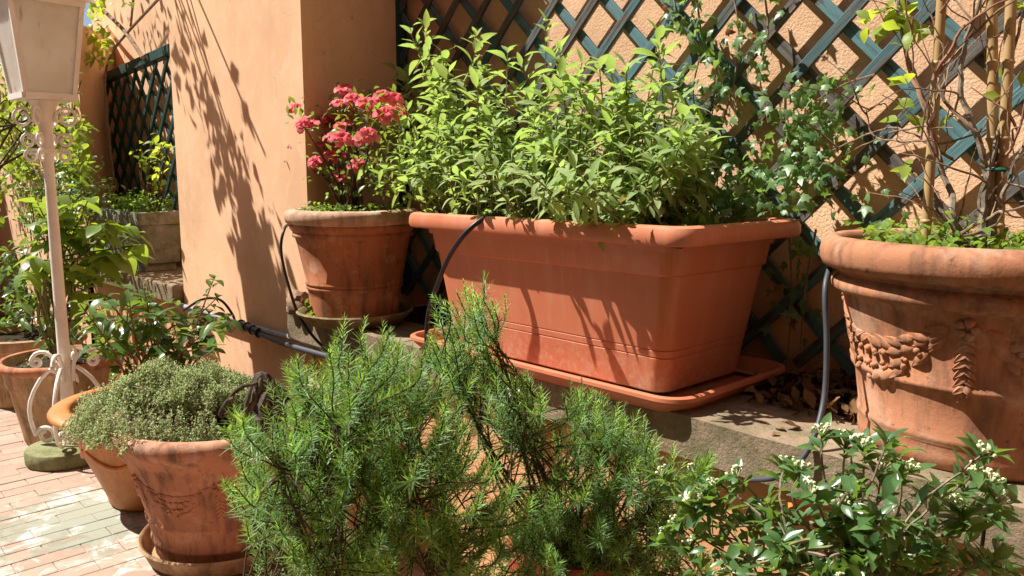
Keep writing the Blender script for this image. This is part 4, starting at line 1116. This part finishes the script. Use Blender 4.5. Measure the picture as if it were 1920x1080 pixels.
LP_ = [(560, 670), (620, 690), (690, 630), (740, 625), (800, 690), (840, 760), (890, 820), (950, 880), (960, 980), (950, 1090), (560, 1100), (545, 1040), (480, 1020), (430, 940), (430, 860), (480, 800), (560, 760)]
RP_ = [(800, 635), (860, 600), (890, 585), (935, 620), (985, 670), (1000, 740), (1010, 830), (985, 890), (950, 860), (920, 830), (880, 780), (830, 690), (780, 640)]
RQ_ = [(1060, 780), (1110, 745), (1180, 800), (1230, 860), (1300, 920), (1310, 1100), (950, 1110), (930, 1050), (990, 1000), (985, 920), (1030, 850)]
def warp(x, y, k):
    q = Vector((x*.011, y*.011, k)); v = noise.noise_vector(q)*75; return x+v.x, y+v.y
def regL(x, y, rd):
    x, y = warp(x, y, 3.3); return inpoly(x, y, LP_) and (noise.noise(Vector((x*.013, y*.013, 5))) > -.30 or rd.random() < .35)
def regR(x, y, rd):
    x, y = warp(x, y, 8.1)
    if inpoly(x, y, RP_): return noise.noise(Vector((x*.016, y*.016, 1))) > -.25 or rd.random() < .3
    return inpoly(x, y, RQ_) and (noise.noise(Vector((x*.013, y*.013, 9))) > -.25 or rd.random() < .3)
r1, n1 = rosemary('left feathery green rosemary spreading in front of the thyme pot', REDP[1], [(575, 700), (600, 750), (660, 710), (690, 670), (720, 650), (640, 770), (480, 830), (460, 880), (465, 940), (540, 910), (520, 850), (600, 860), (680, 790), (700, 860), (760, 770), (640, 940), (560, 990), (700, 940), (760, 890), (820, 860), (680, 1020), (780, 990), (840, 970), (880, 1000), (560, 1040), (790, 710)], regL, 490, 1.32, 3)
r2, n2_ = rosemary('right tall green rosemary reaching up in front of the sage trough', REDP[0], [(880, 590), (855, 615), (930, 630), (815, 640), (960, 680), (900, 680), (860, 740), (940, 720), (1110, 765), (1085, 810), (1180, 820), (1130, 840), (1200, 870), (1150, 910), (1230, 940), (1090, 940), (1250, 1000), (1180, 990), (1120, 1030)], regR, 410, 1.42, 5)

# ---- budding shrub, bottom right
bd = thing('budding_shrub', (SX, SY, .44), 'dark-leaved shrub with white bud clusters at the bottom right', 'shrub')
bit = []
trunk = spline([Vector((SX, SY, .43)), atD(1550, 1090, 1.07), atD(1600, 1010, 1.08)], 6)
MB().tube(trunk, [.011-.004*i/len(trunk) for i in range(len(trunk))], 8).build('trunk', M['bark'], bd)
tipsb = [(1540, 790, 1), (1585, 805, 1), (1620, 815, 0), (1665, 800, 0), (1655, 855, 1), (1690, 830, 0), (1705, 860, 1), (1600, 880, 0), (1580, 925, 1), (1740, 890, 0), (1720, 960, 0), (1560, 960, 0), (1640, 940, 0), (1770, 905, 0), (1790, 920, 1), (1845, 830, 1), (1825, 870, 1), (1860, 880, 0), (1800, 930, 1), (1870, 920, 1), (1880, 910, 1), (1760, 1000, 0), (1830, 1030, 0), (1870, 1010, 1), (1890, 1040, 0), (1700, 1010, 0), (1640, 1000, 0), (1560, 1060, 0), (1610, 1060, 0), (1700, 1060, 0),
         (1470, 850, 1), (1500, 860, 1), (1520, 900, 1), (1440, 920, 0), (1465, 990, 0), (1480, 1050, 0), (1380, 870, 1), (1300, 860, 1), (1340, 890, 1), (1290, 920, 1), (1320, 920, 1), (1270, 955, 1), (1250, 985, 1), (1290, 1000, 0), (1330, 980, 0), (1390, 1020, 1), (1360, 1050, 1), (1310, 1050, 0), (1400, 960, 0), (1350, 930, 0), (1240, 870, 1)]
bm_ = []
for (x, y, b) in tipsb:
    D = random.uniform(1.0, 1.16) if x > 1430 else random.uniform(1.12, 1.24)
    tip = atD(x, y+22, D); base = trunk[random.randint(2, len(trunk)-1)]; v = tip-base
    mid = base+v*.5+rv(.045)-Vector((0, 0, .03)); pp = spline([base, base.lerp(mid, .5)+rv(.02), mid, mid.lerp(tip, .5)+rv(.02), tip], 6); pp = [q+noise.noise_vector(q*60)*.0025 for q in pp]
    MB().tube(pp, [.0031*(1+.35*noise.noise(pp[i]*150))*(1-.65*i/len(pp)) for i in range(len(pp))], 5).build('branch', M['bark'] if random.random() < .5 else M['greenstem'], bd)
    ax = (pp[-1]-pp[-3]).normalized(); ax = (ax+Zv*.8).normalized()
    bit_n = random.randint(9, 13)
    for k in range(bit_n):                              # whorl at the tip
        a = k*2.4+random.uniform(-.3, .3); o1 = ax.orthogonal().normalized(); o2 = ax.cross(o1)
        d = o1*math.cos(a)+o2*math.sin(a)+ax*random.uniform(.35, 1.5)
        bit.append((frame(tip-ax*random.uniform(0, .03), d, ax+rv(.4), random.uniform(.024, .042)), random.choice(LV['bud'])))
    for k in range(11):
        p = pp[int(random.uniform(.3, .95)*(len(pp)-1))]; bit.append((frame(p+rv(.006), rv(1)+ax*.3, Zv+rv(.6), random.uniform(.022, .040)), random.choice(LV['bud'])))
    if b or random.random() < .35:
        m = MB()
        for k in range(random.randint(9, 15)):
            rr_ = rv(.0105); rr_ -= ax*rr_.dot(ax)*.8; q = tip+ax*random.uniform(.006, .012)+rr_; m.blob(q, (.0027*random.uniform(.7, 1.2),)*3, 1, .1, k)
            m.tube([tip-ax*.004, q], .0008, 3, False)
        m.build('bud_cluster', M['bud'], bd)
put_leaves(bd, bit, M['bud_leaf'])
# orange flower head half hidden in it
of = thing('orange_flower', tuple(atD(1497, 962, 1.15)), 'single orange blossom hanging among the bare twigs', 'flower')
c = atD(1497, 962, 1.15)
for k in range(9):
    a = k*2*PI/9; tc_ = (CAM-c).normalized(); o1 = tc_.orthogonal().normalized(); o2 = tc_.cross(o1)
    d = o1*math.cos(a)+o2*math.sin(a); me = leaf_mesh('petal', ellip(.33, .8, .05), M['orange'], .2, .25, 4)
    ob = bpy.data.objects.new('petal', me); COL.objects.link(ob); ob.parent = of
    mt = frame(c, d, tc_, .021); mt.translation = c-ORG[of.name]; ob.matrix_local = mt

# ---- thyme cushion
th = thing('thyme_plant', (TX, TY, .44), 'grey-green thyme cushion spilling over the front left pot', 'plant'); tit = []; tst = MB()
for _ in range(2600):
    a = random.uniform(0, 6.28); q = math.sqrt(random.random()); ex = -.10 if True else 0
    u = q*math.cos(a); v_ = q*math.sin(a)                # along the sight line / across it
    rt_ = Vector((.68, .73, 0)); fw2 = Vector((-.73, .68, 0))
    c0 = Vector((TX, TY, 0))-rt_*.115
    pos_ = c0+rt_*u*.285+fw2*v_*.26
    if (pos_-Vector((-2.24, 1.0, 0))).length < .10: continue
    hgt = random.uniform(.85, 1.15)*.155*math.sqrt(max(0, 1-q*q))*(.8+.35*noise.noise(Vector((pos_.x*9, pos_.y*9, 1))))+.02
    if u > .3: hgt *= .75
    tip = pos_+Zv*(.455+hgt)
    if q > .72 and (u < 0 or v_ < 0): tip += (rt_*u+fw2*v_).normalized()*random.uniform(.0, .06)-Zv*random.uniform(.0, .075)
    base = Vector((TX+(pos_.x-TX)*.6, TY+(pos_.y-TY)*.6, .435))
    mid = Vector((tip.x, tip.y, max(base.z, tip.z-.06)))+rv(.008); pp = spline([base, mid, tip], 4)
    tst.tube(pp, .0008, 3, False)
    for k in range(22):
        f = random.uniform(.5, 1)*(len(pp)-1); i = min(int(f), len(pp)-2); p = pp[i].lerp(pp[i+1], f-i)
        tit.append((frame(p+rv(.005), rv(1)+Zv*.4, Zv+rv(.6), random.uniform(.0065, .0115)), random.choice(LV['thyme'])))
joined('foliage', tit, M['thyme'], th); o_ = tst.build('stems', M['twig'], th); o_['kind'] = 'stuff'

# ---- glossy shrub growing out of the ochre pot
la = thing('glossy_shrub', (OX, OY, .34), 'dark glossy-leaved shrub in front of the pilaster foot', 'shrub'); lit = []
for (x, y) in [(150, 570), (175, 590), (200, 560), (215, 600), (240, 580), (260, 545), (280, 570), (265, 610), (300, 590), (320, 570), (290, 640), (250, 650), (330, 620), (350, 600), (220, 640), (180, 630), (370, 640), (345, 660), (390, 620), (400, 650), (310, 660), (270, 540), (240, 545), (420, 600), (405, 560), (400, 525), (395, 590), (190, 650), (230, 690), (330, 590), (290, 610)]:
    tip = atD(x, y, random.uniform(2.85, 3.2)); base = Vector((OX+random.uniform(-.05, .05), OY+random.uniform(-.05, .05), .35))
    pp = spline([base, base.lerp(tip, .55)+Vector((0, 0, .02))+rv(.03), tip], 6)
    MB().tube(pp, [.005*(1-.7*i/len(pp)) for i in range(len(pp))], 5).build('branch', M['redtwig'], la)
    for k in range(11):
        a = k*2.4; d = rad_dir(a+random.uniform(-.4, .4), random.uniform(-.35, .6)); p = pp[-1-random.randint(0, 3)]
        lit.append((frame(p+rv(.008), d, Zv+rv(.35), random.uniform(.06, .10) if y > 535 else random.uniform(.04, .06)), random.choice(LV['laurel'])))
put_leaves(la, lit, M['laurel'])
# ---- broad-leaved plant in the old pot behind the lamp
hy = thing('broad_leaved_plant', (CX, CY, .35), 'light green broad-leaved plant in the old pot behind the lamp post', 'plant'); hit = []
for (x, y) in [(70, 380), (100, 370), (140, 385), (165, 375), (60, 420), (90, 440), (150, 430), (190, 420), (210, 430), (235, 425), (255, 460), (70, 480), (110, 490), (160, 500), (200, 480), (230, 480), (50, 510), (120, 540), (170, 550), (200, 520), (180, 460), (130, 410), (250, 440), (265, 470)]:
    tip = atD(x, y, random.uniform(3.85, 4.2)); base = Vector((CX+random.uniform(-.03, .03), CY+random.uniform(-.03, .03), .36))
    pp = spline([base, Vector((CX, CY, .75))+rv(.08), tip], 6)
    MB().tube(pp, [.008*(1-.7*i/len(pp)) for i in range(len(pp))], 6).build('stem', M['greenstem'], hy)
    for k in range(8):
        d = rad_dir(k*2.3+random.uniform(-.4, .4), random.uniform(-.3, .5)); p = pp[-1-random.randint(0, 2)]
        hit.append((frame(p, d, Zv+rv(.35), random.uniform(.085, .145)), random.choice(LV['hydra'])))
put_leaves(hy, hit, M['hydra'])

# ---- vine: visible stems on the left wall, crown above the picture that shades the pilaster
vn = thing('climbing_vine', tuple(atY(265, 330, 1.66)), 'thin climbing vine with yellow-green leaves above the small trellis', 'vine'); vi = []
def vt(pts, r, Y=1.62):
    q = [atY(x, y, Y) if not isinstance(p_, Vector) else p_ for (x, y), p_ in ((p, None) for p in pts)]
    MB().tube(spline(q, 6), r, 7).build('stem', M['twig'], vn); return q
vt([(268, 108), (235, 60), (200, 25), (160, -10), (120, -60)], .012); vt([(215, 345), (203, 240), (197, 150), (210, 100), (240, 60), (300, -5), (340, -50)], .008); vt([(245, 50), (250, 0), (255, -40)], .007)
for (x, y, n) in ((170, 15, 12), (190, 10, 10), (185, 45, 14), (175, 65, 10), (195, 85, 12), (180, 105, 12), (185, 120, 6), (165, 95, 6), (235, 5, 5)):
    p = atY(x, y, 1.55)
    for _ in range(n): vi.append((frame(p+rv(.04), rv(1), Zv+rv(.8), random.uniform(.05, .08)), random.choice(LV['vine'])))
crown = []
def caster(x, y, Y, n, t, sp, size):
    T = atY(x, y, Y); t = 1.3
    while True:
        c = T+S*t; d = c-CAM
        if 540-d.dot(_up)/d.dot(_fw)*FPX < -110: break
        t += .05
    for _ in range(int(n*1.35)):
        p = c+Vector((random.gauss(0, sp*1.35), random.gauss(0, sp), random.gauss(0, sp*1.2)))
        vi.append((frame(p, Vector((.2, 0, -1))+rv(.6), rv(1), size*random.uniform(.6, 1.2)), random.choice(LV['vine'])))
    crown.append(c)
for (x, y, n, sp) in ((365, 95, 3, .03), (380, 150, 6, .04), (390, 200, 7, .04), (350, 130, 4, .04), (400, 235, 12, .045), (420, 265, 14, .05), (435, 300, 16, .05), (445, 340, 16, .05), (460, 370, 14, .05), (425, 330, 12, .04), (470, 410, 12, .05), (410, 290, 9, .04), (480, 450, 16, .05), (500, 490, 20, .05), (475, 500, 18, .05), (490, 550, 20, .05), (520, 560, 18, .05), (470, 580, 14, .05), (510, 620, 16, .05), (540, 640, 16, .05), (450, 140, 3, .03), (335, 60, 6, .05), (340, 180, 4, .03), (345, 30, 8, .05), (500, 340, 2, .03)):
    caster(x, y, YP, n, 1.75, sp, .085)
for (x, y, n) in ((300, 20, 16), (285, 60, 16), (310, 90, 14), (260, 90, 8), (240, 30, 8), (295, 130, 10), (230, 120, 6), (315, 150, 8)):
    caster(x, y, YR, n//2, 2.0, .05, .085)
top0 = atY(340, -50, 1.62)
for c in crown[::3]:
    MB().tube(spline([top0, (top0+c)/2+Vector((0, 0, .35))+rv(.1), c+Vector((0, 0, .1))], 6), .006, 5).build('stem', M['twig'], vn)
put_leaves(vn, vi, M['vine'])

# ---- far left: tree, bushes, pots
ft = thing('small_tree', (-5.35, .75, 0), 'small leafy tree with sunlit yellow-green crown behind the lamp post', 'tree'); fi = []
tk = spline([Vector((-5.35, .45, 0)), Vector((-5.3, .62, .7)), Vector((-5.4, .80, 1.2)), Vector((-5.2, .95, 1.6))], 6)
MB().tube(tk, [.05-.03*i/len(tk) for i in range(len(tk))], 10).build('trunk', M['darkstem'], ft)
for k in range(16):
    x = random.uniform(-30, 160); y = random.uniform(120, 340); tip = atY(x, y, random.uniform(1.1, 1.3))
    pp = spline([tk[random.randint(6, len(tk)-1)], tk[-3].lerp(tip, .5)+rv(.15), tip], 5)
    MB().tube(pp, [.008*(1-.8*i/len(pp)) for i in range(len(pp))], 5).build('limb', M['darkstem'], ft)
for _ in range(3400):
    x = random.uniform(-60, 165); y = random.uniform(80, 420)
    if noise.noise(Vector((x*.018, y*.022, 2))) < -.2 or (y > 330 and random.random() < .6): continue
    if x > 130 and y < 200: continue
    p = atY(x, y, random.uniform(1.10, 1.37)); fi.append((frame(p, rv(1)-Zv*.2, Zv+rv(.7), random.uniform(.045, .085)), random.choice(LV['tree'])))
put_leaves(ft, fi, M['tree'])
def bushy(label, pxs, Y, n, size, key, root, spread=.07):
    o = thing('bush', root, label, 'bush'); it = []
    for (x, y) in pxs:
        c = atY(x, y, Y); MB().tube(spline([Vector(root)+rv(.02), Vector(root).lerp(c, .5)+rv(.04), c], 4), .004, 5).build('stem', M['darkstem'], o)
        for _ in range(n):
            p = c+Vector((random.gauss(0, spread), random.gauss(0, spread*.7), random.gauss(0, spread*.8))); it.append((frame(p, rv(1)+Zv*.2, Zv+rv(.6), size*random.uniform(.6, 1.2)), random.choice(LV[key])))
    put_leaves(o, it, M[LV[key][0].materials[0].name] if False else LV[key][0].materials[0], 250); return o
q = atY(110, 420, 1.5)
bushy('dense small-leaved dark green bush against the wall behind the lamp post', [(50, 350), (80, 345), (110, 335), (140, 330), (165, 335), (60, 380), (95, 375), (130, 370), (165, 365), (55, 410), (180, 360), (150, 390)], 1.22, 75, .036, 'bush', (q.x+.6, 1.2, .02), .075)
bushy('thin sapling with light leaves standing in the concrete trough', [(285, 265), (270, 290), (300, 285), (280, 310), (300, 320), (265, 305), (318, 270), (290, 335)], 1.56, 9, .06, 'vine', (-4.6, 1.55, ZL+.29), .035)
q = atD(50, 600, 4.9)
bushy('dark shaded shrub in a pot at the far left edge', [(10, 500), (40, 520), (20, 550), (60, 545), (90, 590), (50, 600), (15, 610), (110, 620), (140, 600), (30, 480), (60, 570)], q.y, 34, .075, 'laurel', (q.x, q.y, .38), .07)
fp = thing('flower_pot', (q.x, q.y, 0), 'dark low pot at far left holding the shaded shrub', 'pot')
MB().lathe((q.x, q.y, .012), [(.2, 0), (.21, .02), (.26, .30), (.28, .31), (.28, .36), (.26, .365), (.25, .33)], 48, True, .004).build('pot_body', M['tc_old'], fp, True, 50); soil((q.x, q.y), .25, .34, fp)

# ---- dead leaves on the ledge between trough and big pot
it = []
for _ in range(260):
    x = random.uniform(-.90, -.62) if random.random() < .8 else random.uniform(-.95, -.3); y = random.uniform(1.56, 1.93)
    it.append((frame((x, y, ZL+random.uniform(.004, .03)), rv(1)+Vector((0, 0, -.3)), Zv+rv(.5), random.uniform(.025, .055)), random.choice(LV['dead'])))
for _ in range(4): it.append((frame((random.uniform(-.85, -.68), random.uniform(1.40, 1.5), ZL+.006), rv(1)*Vector((1, 1, .1)), Zv+rv(.3), random.uniform(.02, .04)), random.choice(LV['dead'])))
tag(joined('leaf_litter', it, M['deadleaf'], None), 'dry brown leaf litter on the ledge between trough and big pot', 'leaf litter')
print('rosemary needles', n1, n2_, 'bricks', nb, 'objects', len(bpy.data.objects))
